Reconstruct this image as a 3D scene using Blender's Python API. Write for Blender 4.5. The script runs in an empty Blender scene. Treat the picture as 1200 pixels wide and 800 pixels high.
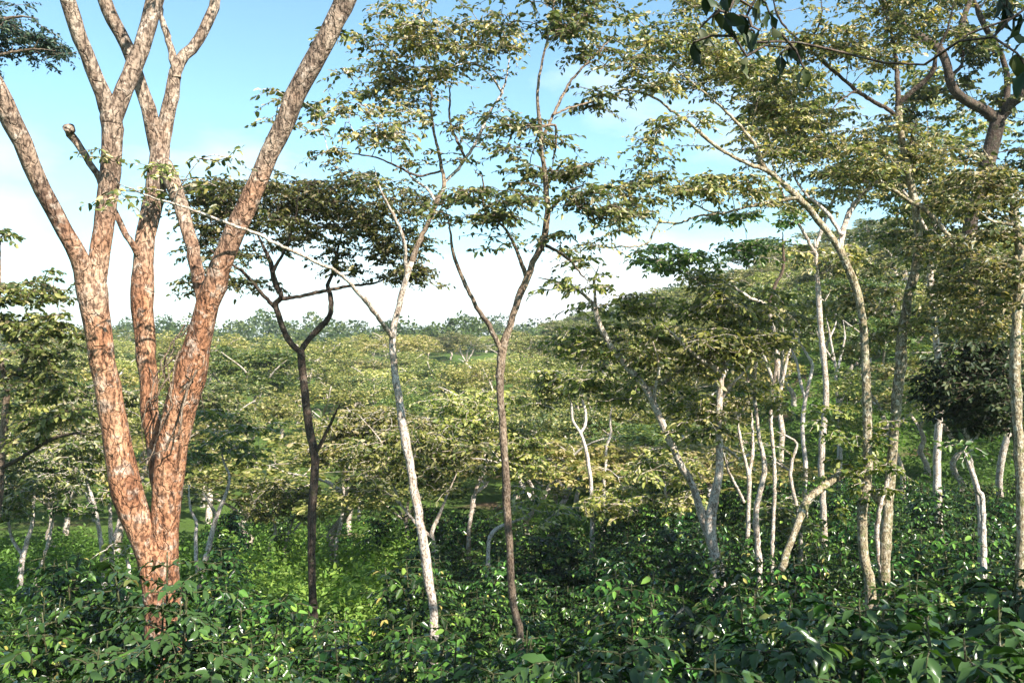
import bpy, math, random
import numpy as np
from mathutils import Vector, Matrix

# ------------------------------------------------------------------ camera, sky, sun, exposure
scene = bpy.context.scene
COL = scene.collection
F = 1039.0          # focal length in pixels of the 1200 x 800 photograph
HAZE = 0.0004
CZ = 1.65           # eye height above the ground at the camera
SUN_EL, SUN_AZ = math.radians(41), math.radians(142)      # azimuth clockwise from the viewing direction (+Y)

cam_data = bpy.data.cameras.new('camera')
cam = bpy.data.objects.new('camera', cam_data)
COL.objects.link(cam)
cam.location = (0, 0, CZ)
cam.rotation_euler = (math.radians(90), 0, 0)
cam_data.sensor_width = 36.0
cam_data.lens = 36.0 * F / 1200.0
cam_data.clip_start = 0.05
cam_data.clip_end = 3000
scene.camera = cam

world = bpy.data.worlds.new('World')
scene.world = world
world.use_nodes = True
wn, wl = world.node_tree.nodes, world.node_tree.links
wn.clear()
w_out = wn.new('ShaderNodeOutputWorld')
w_bg = wn.new('ShaderNodeBackground')
w_sky = wn.new('ShaderNodeTexSky')
w_sky.sky_type = 'NISHITA'
w_sky.sun_disc = False
w_sky.sun_elevation = SUN_EL
w_sky.sun_rotation = SUN_AZ
w_sky.altitude = 900
w_sky.air_density = 1.0
w_sky.dust_density = 1.6
w_sky.ozone_density = 1.0
w_bg.inputs['Strength'].default_value = 0.073
# thin white cloud over the blue, thicker towards the horizon all the way round
w_tc = wn.new('ShaderNodeTexCoord')
w_map = wn.new('ShaderNodeMapping')
w_map.inputs['Scale'].default_value = (1.0, 1.0, 2.6)
w_map.inputs['Location'].default_value = (0.35, 0.2, 0.1)
w_noise = wn.new('ShaderNodeTexNoise')
w_noise.inputs['Scale'].default_value = 2.6
w_noise.inputs['Detail'].default_value = 7
w_noise.inputs['Roughness'].default_value = 0.55
w_sep = wn.new('ShaderNodeSeparateXYZ')
w_ramp = wn.new('ShaderNodeMapRange')
w_ramp.inputs['From Min'].default_value = 0.54
w_ramp.inputs['From Max'].default_value = 0.90
w_hz = wn.new('ShaderNodeMapRange')
w_hz.inputs['From Min'].default_value = 0.0
w_hz.inputs['From Max'].default_value = 0.155
w_hz.inputs['To Min'].default_value = 0.33
w_hz.inputs['To Max'].default_value = 0.0
w_add = wn.new('ShaderNodeMath'); w_add.operation = 'ADD'
w_mix = wn.new('ShaderNodeMixRGB')
w_mix.inputs['Color2'].default_value = (8.0, 8.2, 8.4, 1)
wl.new(w_tc.outputs['Generated'], w_map.inputs['Vector'])
wl.new(w_map.outputs['Vector'], w_noise.inputs['Vector'])
wl.new(w_tc.outputs['Generated'], w_sep.inputs['Vector'])
wl.new(w_sep.outputs['Z'], w_hz.inputs['Value'])
wl.new(w_noise.outputs['Fac'], w_add.inputs[0])
wl.new(w_hz.outputs['Result'], w_add.inputs[1])
wl.new(w_add.outputs['Value'], w_ramp.inputs['Value'])
wl.new(w_ramp.outputs['Result'], w_mix.inputs['Fac'])
w_tint = wn.new('ShaderNodeMixRGB'); w_tint.blend_type = 'MULTIPLY'; w_tint.inputs['Fac'].default_value = 1.0
w_tint.inputs['Color2'].default_value = (0.96, 1.24, 1.2, 1)
wl.new(w_sky.outputs['Color'], w_tint.inputs['Color1'])
wl.new(w_tint.outputs['Color'], w_mix.inputs['Color1'])
wl.new(w_mix.outputs['Color'], w_bg.inputs['Color'])
wl.new(w_bg.outputs['Background'], w_out.inputs['Surface'])

sun_data = bpy.data.lights.new('sun', 'SUN')
sun_data.energy = 5.0
sun_data.angle = math.radians(0.5)
sun_data.color = (1.0, 0.93, 0.82)
sun = bpy.data.objects.new('sun', sun_data)
COL.objects.link(sun)
sun_dir = Vector((math.sin(SUN_AZ) * math.cos(SUN_EL), math.cos(SUN_AZ) * math.cos(SUN_EL), math.sin(SUN_EL)))
sun.rotation_euler = sun_dir.to_track_quat('Z', 'Y').to_euler()
sun.location = (20, -20, 40)

scene.view_settings.view_transform = 'Standard'
scene.view_settings.look = 'None'
scene.view_settings.exposure = 1.62
scene.view_settings.gamma = 1.0
scene.view_settings.use_curve_mapping = False
scene.render.engine = 'CYCLES'
scene.cycles.max_bounces = 7
scene.cycles.diffuse_bounces = 2
scene.cycles.glossy_bounces = 2
scene.cycles.transmission_bounces = 4
scene.cycles.transparent_max_bounces = 4
scene.cycles.caustics_reflective = False
scene.cycles.caustics_refractive = False

# ------------------------------------------------------------------ terrain height
_PY = [-200, -20, 0, 3, 5, 7, 10, 15, 20, 25, 32, 40, 55, 70, 100, 150, 250, 400, 900]
_PZ = [8, 2.0, -1.65, -2.75, -3.3, -3.9, -4.65, -5.35, -6.0, -6.8, -8.0, -8.7, -8.6, -8.0, -6.5, -4.8, -3.0, -1.5, 1.0]
_AY = [-200, 0, 5, 10, 15, 25, 40, 70, 120, 200, 400, 900]
_AZ = [0, 0, 0.0, 0.1, 0.3, 1.2, 3.8, 9.0, 13.0, 15.0, 16.0, 16.0]

def gz(x, y):
    x = np.asarray(x, float); y = np.asarray(y, float)
    base = np.interp(y, _PY, _PZ)
    t = np.clip((x / np.maximum(y, 4.0) + 0.03) / 0.42, 0, 1)
    a = np.interp(y, _AY, _AZ) * t * t * (3 - 2 * t)
    bumps = 0.12 * np.sin(x * 0.9 + 1.3) * np.sin(y * 0.7) + 0.02 * np.minimum(np.abs(y), 200) * np.sin(x * 0.06 + 2.0) * np.sin(y * 0.05 + 0.5)
    return CZ + base + a + bumps

def PX(px, py, Y):
    """the point at distance Y that stands at that place of the picture"""
    return Vector(((px - 600.0) / F * Y, Y, CZ - (py - 400.0) / F * Y))

# ------------------------------------------------------------------ materials
def new_mat(name):
    m = bpy.data.materials.new(name)
    m.use_nodes = True
    m.node_tree.nodes.clear()
    return m, m.node_tree.nodes, m.node_tree.links

def ramp_node(n, stops):
    r = n.new('ShaderNodeValToRGB')
    el = r.color_ramp.elements
    while len(el) < len(stops):
        el.new(0.5)
    for e, (p, c) in zip(el, stops):
        e.position = p
        e.color = (c[0], c[1], c[2], 1)
    return r

def leaf_material(name, stops, translucent=0.3, rough=0.45, spec=0.4, under=None, veins=False):
    m, n, l = new_mat(name)
    out = n.new('ShaderNodeOutputMaterial')
    at = n.new('ShaderNodeAttribute'); at.attribute_name = 'tint'
    rp = ramp_node(n, stops)
    l.new(at.outputs['Fac'], rp.inputs['Fac'])
    col = rp.outputs['Color']
    oi = n.new('ShaderNodeObjectInfo')
    hs = n.new('ShaderNodeHueSaturation')
    mr = n.new('ShaderNodeMapRange')
    mr.inputs['To Min'].default_value = 0.68; mr.inputs['To Max'].default_value = 1.28
    l.new(oi.outputs['Random'], mr.inputs['Value'])
    l.new(mr.outputs['Result'], hs.inputs['Value'])
    fr = n.new('ShaderNodeMath'); fr.operation = 'MULTIPLY'; fr.inputs[1].default_value = 7.31
    l.new(oi.outputs['Random'], fr.inputs[0])
    fx = n.new('ShaderNodeMath'); fx.operation = 'FRACT'
    l.new(fr.outputs['Value'], fx.inputs[0])
    mh = n.new('ShaderNodeMapRange'); mh.inputs['To Min'].default_value = 0.485; mh.inputs['To Max'].default_value = 0.525
    l.new(fx.outputs['Value'], mh.inputs['Value'])
    l.new(mh.outputs['Result'], hs.inputs['Hue'])
    l.new(col, hs.inputs['Color'])
    col = hs.outputs['Color']
    if under:
        geo = n.new('ShaderNodeNewGeometry')
        mx = n.new('ShaderNodeMixRGB')
        mx.inputs['Color2'].default_value = (*under, 1)
        mu = n.new('ShaderNodeMath'); mu.operation = 'MULTIPLY'; mu.inputs[1].default_value = 0.7
        l.new(geo.outputs['Backfacing'], mu.inputs[0])
        l.new(mu.outputs['Value'], mx.inputs['Fac'])
        l.new(col, mx.inputs['Color1'])
        col = mx.outputs['Color']
    bs = n.new('ShaderNodeBsdfPrincipled')
    bs.inputs['Roughness'].default_value = rough
    bs.inputs['Specular IOR Level'].default_value = spec
    l.new(col, bs.inputs['Base Color'])
    tr = n.new('ShaderNodeBsdfTranslucent')
    gm = n.new('ShaderNodeHueSaturation')
    gm.inputs['Saturation'].default_value = 1.15
    gm.inputs['Value'].default_value = 1.7
    l.new(col, gm.inputs['Color'])
    l.new(gm.outputs['Color'], tr.inputs['Color'])
    mix = n.new('ShaderNodeMixShader')
    mix.inputs['Fac'].default_value = translucent
    l.new(bs.outputs['BSDF'], mix.inputs[1])
    l.new(tr.outputs['BSDF'], mix.inputs[2])
    l.new(mix.outputs['Shader'], out.inputs['Surface'])
    return m

def bark_material(name, c_dark, c_mid, c_light, lichen=(0.5, 0.47, 0.42), lichen_amt=0.4, moss=(0.09, 0.11, 0.03), moss_amt=0.2, scale=3.0, bump=0.5, grey_up=None, plates=False):
    m, n, l = new_mat(name)
    out = n.new('ShaderNodeOutputMaterial')
    tc = n.new('ShaderNodeTexCoord')
    mp = n.new('ShaderNodeMapping'); mp.inputs['Scale'].default_value = (1, 1, 0.35)
    l.new(tc.outputs['Object'], mp.inputs['Vector'])
    n1 = n.new('ShaderNodeTexNoise'); n1.inputs['Scale'].default_value = scale; n1.inputs['Detail'].default_value = 6; n1.inputs['Roughness'].default_value = 0.65
    l.new(mp.outputs['Vector'], n1.inputs['Vector'])
    rp = ramp_node(n, [(0.3, c_dark), (0.5, c_mid), (0.7, c_light)])
    l.new(n1.outputs['Fac'], rp.inputs['Fac'])
    base_col = rp.outputs['Color']
    if grey_up:      # the old red bark gives way to grey young bark up the limbs
        sp = n.new('ShaderNodeSeparateXYZ'); l.new(tc.outputs['Object'], sp.inputs['Vector'])
        ng = n.new('ShaderNodeTexNoise'); ng.inputs['Scale'].default_value = 1.6; ng.inputs['Detail'].default_value = 5
        l.new(tc.outputs['Object'], ng.inputs['Vector'])
        mg = n.new('ShaderNodeMath'); mg.operation = 'MULTIPLY_ADD'; mg.inputs[1].default_value = 4.0
        l.new(ng.outputs['Fac'], mg.inputs[0]); l.new(sp.outputs['Z'], mg.inputs[2])
        rg = n.new('ShaderNodeMapRange'); rg.inputs['From Min'].default_value = grey_up[0] + 2; rg.inputs['From Max'].default_value = grey_up[1] + 2
        rg.inputs['To Max'].default_value = 0.85
        l.new(mg.outputs['Value'], rg.inputs['Value'])
        gr = ramp_node(n, [(0.3, (0.12, 0.09, 0.07)), (0.5, (0.27, 0.215, 0.165)), (0.7, (0.44, 0.38, 0.31))])
        l.new(n1.outputs['Fac'], gr.inputs['Fac'])
        mgx = n.new('ShaderNodeMixRGB')
        l.new(rg.outputs['Result'], mgx.inputs['Fac']); l.new(base_col, mgx.inputs['Color1']); l.new(gr.outputs['Color'], mgx.inputs['Color2'])
        base_col = mgx.outputs['Color']
    # lichen crusts
    n2 = n.new('ShaderNodeTexNoise'); n2.inputs['Scale'].default_value = scale * 3.2; n2.inputs['Detail'].default_value = 5; n2.inputs['Roughness'].default_value = 0.7
    l.new(tc.outputs['Object'], n2.inputs['Vector'])
    r2 = ramp_node(n, [(0.62 - 0.22 * lichen_amt, (0, 0, 0)), (0.70 - 0.16 * lichen_amt, (1, 1, 1))])
    l.new(n2.outputs['Fac'], r2.inputs['Fac'])
    mu = n.new('ShaderNodeMath'); mu.operation = 'MULTIPLY'; mu.inputs[1].default_value = min(1, 0.5 + lichen_amt * 0.5)
    l.new(r2.outputs['Color'], mu.inputs[0])
    m1 = n.new('ShaderNodeMixRGB'); m1.inputs['Color2'].default_value = (*lichen, 1)
    l.new(mu.outputs['Value'], m1.inputs['Fac']); l.new(base_col, m1.inputs['Color1'])
    # moss
    n3 = n.new('ShaderNodeTexNoise'); n3.inputs['Scale'].default_value = scale * 1.7; n3.inputs['Detail'].default_value = 8; n3.inputs['Roughness'].default_value = 0.75
    mp3 = n.new('ShaderNodeMapping'); mp3.inputs['Location'].default_value = (5.3, 2.1, 8.8)
    l.new(tc.outputs['Object'], mp3.inputs['Vector']); l.new(mp3.outputs['Vector'], n3.inputs['Vector'])
    r3 = ramp_node(n, [(0.66 - 0.25 * moss_amt, (0, 0, 0)), (0.72 - 0.2 * moss_amt, (1, 1, 1))])
    l.new(n3.outputs['Fac'], r3.inputs['Fac'])
    mu3 = n.new('ShaderNodeMath'); mu3.operation = 'MULTIPLY'; mu3.inputs[1].default_value = 0.8
    l.new(r3.outputs['Color'], mu3.inputs[0])
    m2 = n.new('ShaderNodeMixRGB'); m2.inputs['Color2'].default_value = (*moss, 1)
    l.new(mu3.outputs['Value'], m2.inputs['Fac']); l.new(m1.outputs['Color'], m2.inputs['Color1'])
    # fine cracks
    n4 = n.new('ShaderNodeTexNoise'); n4.inputs['Scale'].default_value = scale * 14; n4.inputs['Detail'].default_value = 4
    mp4 = n.new('ShaderNodeMapping'); mp4.inputs['Scale'].default_value = (1, 1, 0.5)
    l.new(tc.outputs['Object'], mp4.inputs['Vector']); l.new(mp4.outputs['Vector'], n4.inputs['Vector'])
    r4 = ramp_node(n, [(0.40, (0.22, 0.19, 0.18)), (0.52, (1, 1, 1))])
    l.new(n4.outputs['Fac'], r4.inputs['Fac'])
    m3 = n.new('ShaderNodeMixRGB'); m3.blend_type = 'MULTIPLY'; m3.inputs['Fac'].default_value = 0.85
    # long streaks down the stem
    n5 = n.new('ShaderNodeTexNoise'); n5.inputs['Scale'].default_value = scale * 5; n5.inputs['Detail'].default_value = 3
    mp5 = n.new('ShaderNodeMapping'); mp5.inputs['Scale'].default_value = (1, 1, 0.08)
    l.new(tc.outputs['Object'], mp5.inputs['Vector']); l.new(mp5.outputs['Vector'], n5.inputs['Vector'])
    r5 = ramp_node(n, [(0.35, (0.5, 0.46, 0.44)), (0.55, (1, 1, 1))])
    l.new(n5.outputs['Fac'], r5.inputs['Fac'])
    m5 = n.new('ShaderNodeMixRGB'); m5.blend_type = 'MULTIPLY'; m5.inputs['Fac'].default_value = 0.7
    l.new(m2.outputs['Color'], m5.inputs['Color1']); l.new(r5.outputs['Color'], m5.inputs['Color2'])
    l.new(m5.outputs['Color'], m3.inputs['Color1']); l.new(r4.outputs['Color'], m3.inputs['Color2'])
    final = m3.outputs['Color']
    height_extra = None
    if plates:       # cracked plates of old bark, longer than wide
        vo = n.new('ShaderNodeTexVoronoi'); vo.feature = 'DISTANCE_TO_EDGE'; vo.inputs['Scale'].default_value = 11
        wv = n.new('ShaderNodeTexNoise'); wv.inputs['Scale'].default_value = 6; wv.inputs['Detail'].default_value = 4
        l.new(tc.outputs['Object'], wv.inputs['Vector'])
        mw = n.new('ShaderNodeMixRGB'); mw.inputs['Fac'].default_value = 0.12
        l.new(tc.outputs['Object'], mw.inputs['Color1']); l.new(wv.outputs['Color'], mw.inputs['Color2'])
        mpv = n.new('ShaderNodeMapping'); mpv.inputs['Scale'].default_value = (1, 1, 0.33)
        l.new(mw.outputs['Color'], mpv.inputs['Vector']); l.new(mpv.outputs['Vector'], vo.inputs['Vector'])
        rv = ramp_node(n, [(0.0, (0.42, 0.36, 0.33)), (0.05, (1, 1, 1))])
        l.new(vo.outputs['Distance'], rv.inputs['Fac'])
        nm = n.new('ShaderNodeTexNoise'); nm.inputs['Scale'].default_value = 1.8; nm.inputs['Detail'].default_value = 3
        l.new(tc.outputs['Object'], nm.inputs['Vector'])
        rm = ramp_node(n, [(0.45, (0, 0, 0)), (0.62, (0.5, 0.5, 0.5))])
        l.new(nm.outputs['Fac'], rm.inputs['Fac'])
        mv = n.new('ShaderNodeMixRGB'); mv.blend_type = 'MULTIPLY'
        l.new(rm.outputs['Color'], mv.inputs['Fac']); l.new(final, mv.inputs['Color1']); l.new(rv.outputs['Color'], mv.inputs['Color2'])
        final = mv.outputs['Color']
        height_extra = rv.outputs['Color']
    bs = n.new('ShaderNodeBsdfPrincipled')
    bs.inputs['Roughness'].default_value = 0.85
    bs.inputs['Specular IOR Level'].default_value = 0.2
    l.new(final, bs.inputs['Base Color'])
    ad = n.new('ShaderNodeMath'); ad.operation = 'ADD'
    l.new(n4.outputs['Fac'], ad.inputs[0]); l.new(n2.outputs['Fac'], ad.inputs[1])
    bp = n.new('ShaderNodeBump'); bp.inputs['Strength'].default_value = bump; bp.inputs['Distance'].default_value = 0.035
    hsrc = ad.outputs['Value']
    if height_extra is not None:
        a2 = n.new('ShaderNodeMath'); a2.operation = 'MULTIPLY_ADD'; a2.inputs[1].default_value = 0.6
        l.new(height_extra, a2.inputs[0]); l.new(hsrc, a2.inputs[2]); hsrc = a2.outputs['Value']
    l.new(hsrc, bp.inputs['Height'])
    l.new(bp.outputs['Normal'], bs.inputs['Normal'])
    l.new(bs.outputs['BSDF'], out.inputs['Surface'])
    return m

M = {}
M['bark_red'] = bark_material('bark_red_brown', (0.13, 0.065, 0.04), (0.34, 0.16, 0.085), (0.47, 0.28, 0.17), lichen=(0.48, 0.40, 0.33), lichen_amt=0.42, moss=(0.12, 0.085, 0.055), moss_amt=0.22, scale=2.4, bump=1.0, grey_up=(4.2, 6.6), plates=True)
M['bark_grey'] = bark_material('bark_grey_lichen', (0.16, 0.09, 0.06), (0.30, 0.19, 0.13), (0.42, 0.32, 0.24), lichen=(0.52, 0.48, 0.42), lichen_amt=0.7, moss=(0.11, 0.12, 0.05), moss_amt=0.45, scale=3, bump=0.8)
M['bark_pale'] = bark_material('bark_pale', (0.25, 0.18, 0.13), (0.48, 0.39, 0.31), (0.62, 0.54, 0.46), lichen=(0.68, 0.64, 0.58), lichen_amt=0.7, moss=(0.16, 0.12, 0.08), moss_amt=0.2, scale=5)
M['bark_white'] = bark_material('bark_white', (0.32, 0.25, 0.2), (0.55, 0.48, 0.42), (0.7, 0.64, 0.58), lichen=(0.75, 0.7, 0.66), lichen_amt=0.6, moss=(0.2, 0.17, 0.1), moss_amt=0.1, scale=5)
M['bark_brown'] = bark_material('bark_brown', (0.08, 0.06, 0.045), (0.19, 0.14, 0.10), (0.34, 0.25, 0.17), lichen=(0.42, 0.36, 0.3), lichen_amt=0.35, moss=(0.1, 0.09, 0.04), moss_amt=0.25, scale=5)
M['bark_moss'] = bark_material('bark_mossy', (0.12, 0.10, 0.06), (0.3, 0.24, 0.15), (0.48, 0.4, 0.28), lichen=(0.6, 0.56, 0.45), lichen_amt=0.6, moss=(0.12, 0.14, 0.04), moss_amt=0.55, scale=5)
M['bark_dark'] = bark_material('bark_dark', (0.04, 0.03, 0.025), (0.09, 0.065, 0.05), (0.16, 0.11, 0.08), lichen=(0.22, 0.2, 0.16), lichen_amt=0.3, moss=(0.06, 0.08, 0.025), moss_amt=0.4, scale=5)
M['leaf_olive'] = leaf_material('leaf_olive', [(0.0, (0.03, 0.045, 0.014)), (0.35, (0.08, 0.105, 0.026)), (0.7, (0.17, 0.18, 0.05)), (0.88, (0.31, 0.28, 0.10)), (1.0, (0.42, 0.36, 0.22))], 0.34, 0.38, 0.5)
M['leaf_ochre'] = leaf_material('leaf_ochre', [(0.0, (0.035, 0.055, 0.018)), (0.35, (0.10, 0.13, 0.035)), (0.65, (0.25, 0.24, 0.07)), (0.85, (0.45, 0.36, 0.13)), (1.0, (0.50, 0.42, 0.27))], 0.34, 0.4, 0.5)
M['leaf_khaki'] = leaf_material('leaf_khaki', [(0.0, (0.035, 0.055, 0.018)), (0.35, (0.125, 0.155, 0.034)), (0.75, (0.31, 0.29, 0.075)), (1.0, (0.48, 0.41, 0.21))], 0.40, 0.48, 0.35)
M['leaf_green'] = leaf_material('leaf_green', [(0.0, (0.03, 0.06, 0.014)), (0.5, (0.075, 0.125, 0.025)), (1.0, (0.2, 0.22, 0.05))], 0.3, 0.42, 0.45)
M['leaf_dark_shade'] = leaf_material('leaf_dark_shade', [(0.0, (0.009, 0.017, 0.006)), (0.6, (0.022, 0.038, 0.012)), (1.0, (0.07, 0.075, 0.025))], 0.1, 0.5, 0.25)  # darkened so the hanging leaves look backlit; the shade is in the colour
M['leaf_blue'] = leaf_material('leaf_bluish', [(0.0, (0.02, 0.045, 0.035)), (0.6, (0.045, 0.085, 0.05)), (1.0, (0.1, 0.13, 0.06))], 0.2, 0.5, 0.4)
M['leaf_coffee'] = leaf_material('leaf_coffee', [(0.0, (0.005, 0.013, 0.003)), (0.45, (0.018, 0.046, 0.009)), (0.75, (0.075, 0.16, 0.025)), (0.93, (0.22, 0.32, 0.06)), (1.0, (0.34, 0.30, 0.08))], 0.16, 0.26, 0.38, under=(0.045, 0.085, 0.025))
M['leaf_lime'] = leaf_material('leaf_lime', [(0.0, (0.05, 0.11, 0.018)), (0.5, (0.10, 0.21, 0.032)), (1.0, (0.20, 0.30, 0.055))], 0.32, 0.5, 0.3)
M['stem'] = bark_material('coffee_stem_bark', (0.03, 0.04, 0.015), (0.07, 0.075, 0.03), (0.12, 0.11, 0.06), lichen_amt=0.2, moss_amt=0.2, scale=8)

def ground_material():
    m, n, l = new_mat('soil_and_grass')
    out = n.new('ShaderNodeOutputMaterial')
    tc = n.new('ShaderNodeTexCoord')
    n1 = n.new('ShaderNodeTexNoise'); n1.inputs['Scale'].default_value = 0.35; n1.inputs['Detail'].default_value = 8
    n2 = n.new('ShaderNodeTexNoise'); n2.inputs['Scale'].default_value = 9; n2.inputs['Detail'].default_value = 8; n2.inputs['Roughness'].default_value = 0.7
    l.new(tc.outputs['Object'], n1.inputs['Vector']); l.new(tc.outputs['Object'], n2.inputs['Vector'])
    a = ramp_node(n, [(0.3, (0.05, 0.035, 0.022)), (0.7, (0.13, 0.09, 0.055))])
    b = ramp_node(n, [(0.3, (0.03, 0.06, 0.012)), (0.7, (0.09, 0.14, 0.03))])
    l.new(n2.outputs['Fac'], a.inputs['Fac']); l.new(n2.outputs['Fac'], b.inputs['Fac'])
    k = ramp_node(n, [(0.30, (0, 0, 0)), (0.44, (1, 1, 1))])
    l.new(n1.outputs['Fac'], k.inputs['Fac'])
    mx = n.new('ShaderNodeMixRGB')
    l.new(k.outputs['Color'], mx.inputs['Fac']); l.new(a.outputs['Color'], mx.inputs['Color1']); l.new(b.outputs['Color'], mx.inputs['Color2'])
    bs = n.new('ShaderNodeBsdfPrincipled'); bs.inputs['Roughness'].default_value = 0.95; bs.inputs['Specular IOR Level'].default_value = 0.1
    l.new(mx.outputs['Color'], bs.inputs['Base Color'])
    bp = n.new('ShaderNodeBump'); bp.inputs['Strength'].default_value = 0.8; bp.inputs['Distance'].default_value = 0.05
    l.new(n2.outputs['Fac'], bp.inputs['Height']); l.new(bp.outputs['Normal'], bs.inputs['Normal'])
    l.new(bs.outputs['BSDF'], out.inputs['Surface'])
    return m
M['ground'] = ground_material()

# ------------------------------------------------------------------ object helpers
def link(name, data, parent=None, loc=None):
    o = bpy.data.objects.new(name, data)
    COL.objects.link(o)
    if parent is not None:
        o.parent = parent
    if loc is not None:
        o.location = loc
    return o

def thing(name, label, cat, loc, group=None):
    o = link(name, None, None, loc)
    o.empty_display_size = 0.2
    o['label'] = label; o['category'] = cat
    if group: o['group'] = group
    return o

def tag_structure(o):
    o['kind'] = 'structure'
    return o

def unit(a):
    return a / np.maximum(np.linalg.norm(a, axis=-1, keepdims=True), 1e-9)

# ---- tubes
def catmull(P, R, step):
    P = np.asarray(P, float); R = np.asarray(R, float)
    if len(P) < 2: return P, R
    E = np.vstack([2 * P[0] - P[1], P, 2 * P[-1] - P[-2]])
    out, rad = [], []
    for i in range(len(P) - 1):
        p0, p1, p2, p3 = E[i], E[i + 1], E[i + 2], E[i + 3]
        k = max(2, int(np.linalg.norm(p2 - p1) / step))
        for j in range(k):
            t = j / k
            out.append(0.5 * ((2 * p1) + (p2 - p0) * t + (2 * p0 - 5 * p1 + 4 * p2 - p3) * t * t + (3 * p1 - p0 - 3 * p2 + p3) * t ** 3))
            rad.append(R[i] * (1 - t) + R[i + 1] * t)
    out.append(P[-1]); rad.append(R[-1])
    return np.array(out), np.array(rad)

class Tubes:
    def __init__(self):
        self.v, self.f, self.n = [], [], 0
    def add(self, P, R, sides=8, rough=0.0, rng=None, cap=True):
        P = np.asarray(P, float); R = np.asarray(R, float)
        n = len(P)
        T = np.zeros_like(P)
        T[1:-1] = P[2:] - P[:-2]; T[0] = P[1] - P[0]; T[-1] = P[-1] - P[-2]
        T = unit(T)
        ref = np.array([1.0, 0.3, 0.1]) if abs(T[0][2]) > 0.6 else np.array([0.1, 0.2, 1.0])
        a = ref - T[0] * ref.dot(T[0]); a /= np.linalg.norm(a)
        ang = np.arange(sides) / sides * 2 * math.pi
        ca, sa = np.cos(ang), np.sin(ang)
        ph = rng.uniform(0, 6.28, 6) if rng is not None else np.zeros(6)
        vs = np.zeros((n, sides, 3))
        for i in range(n):
            a = a - T[i] * a.dot(T[i]); a /= max(np.linalg.norm(a), 1e-9)
            b = np.cross(T[i], a)
            r = np.full(sides, R[i])
            if rough and rng is not None:
                s = i * 0.55
                r = r * (1 + rough * (0.6 * np.sin(2 * ang + ph[0] + s * 0.5) * math.sin(s * 0.7 + ph[1]) + 0.4 * np.sin(3 * ang + ph[2] - s * 0.8) + 0.55 * math.sin(s + ph[3]) * math.sin(0.37 * s + ph[4]) + 0.5 * rng.uniform(-1, 1, sides)))
            vs[i] = P[i] + (ca * r)[:, None] * a + (sa * r)[:, None] * b
        base = self.n
        self.v.append(vs.reshape(-1, 3))
        idx = base + np.arange(n * sides).reshape(n, sides)
        q = np.stack([idx[:-1], np.roll(idx[:-1], -1, 1), np.roll(idx[1:], -1, 1), idx[1:]], -1).reshape(-1, 4)
        self.f.append(q)
        self.n += n * sides
        if cap and sides == 4:
            self.f.append(idx[-1].reshape(1, 4))
        elif cap:
            self.v.append(P[-1:] + T[-1] * R[-1] * 0.15); c = self.n; self.n += 1
            e = idx[-1]
            self.f.append(np.stack([e, np.roll(e, -1), np.full(sides, c), np.full(sides, c)], -1))
    def mesh(self, name, mat, origin=(0, 0, 0)):
        v = np.vstack(self.v) - np.asarray(origin, float)
        f = np.vstack(self.f)
        tri = f[:, 2] == f[:, 3]
        faces = [tuple(x) for x in f[~tri]] + [tuple(x[:3]) for x in f[tri]]
        me = bpy.data.meshes.new(name)
        me.from_pydata(v.tolist(), [], faces)
        me.polygons.foreach_set('use_smooth', [True] * len(me.polygons))
        me.materials.append(mat)
        return me

# ---- leaves
LEAF_SIMPLE = (np.array([[0, 0, 0], [0.28, 0.5, 0.10], [0.68, 0.40, 0.05], [1, 0, -0.10], [0.68, -0.40, 0.05], [0.28, -0.5, 0.10]]),
               np.array([[0, 3, 2, 1], [0, 5, 4, 3]]))
def _rich():
    rows = [(0.0, 0.04, 0.0), (0.16, 0.30, 0.012), (0.38, 0.5, 0.02), (0.62, 0.46, 0.0), (0.83, 0.24, -0.05), (1.0, 0.015, -0.13)]
    v = []
    for k, (u, w, z) in enumerate(rows):
        wav = 0.05 * (1 if k % 2 else -0.6)
        v += [[u, w, z + 0.10 * w * 2 + wav], [u, 0, z], [u, -w, z + 0.10 * w * 2 - wav]]
    f = []
    for k in range(len(rows) - 1):
        a = 3 * k
        f += [[a, a + 1, a + 4, a + 3], [a + 1, a + 2, a + 5, a + 4]]
    f = [q[::-1] for q in f]
    return np.array(v), np.array(f)
LEAF_RICH = _rich()

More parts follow.
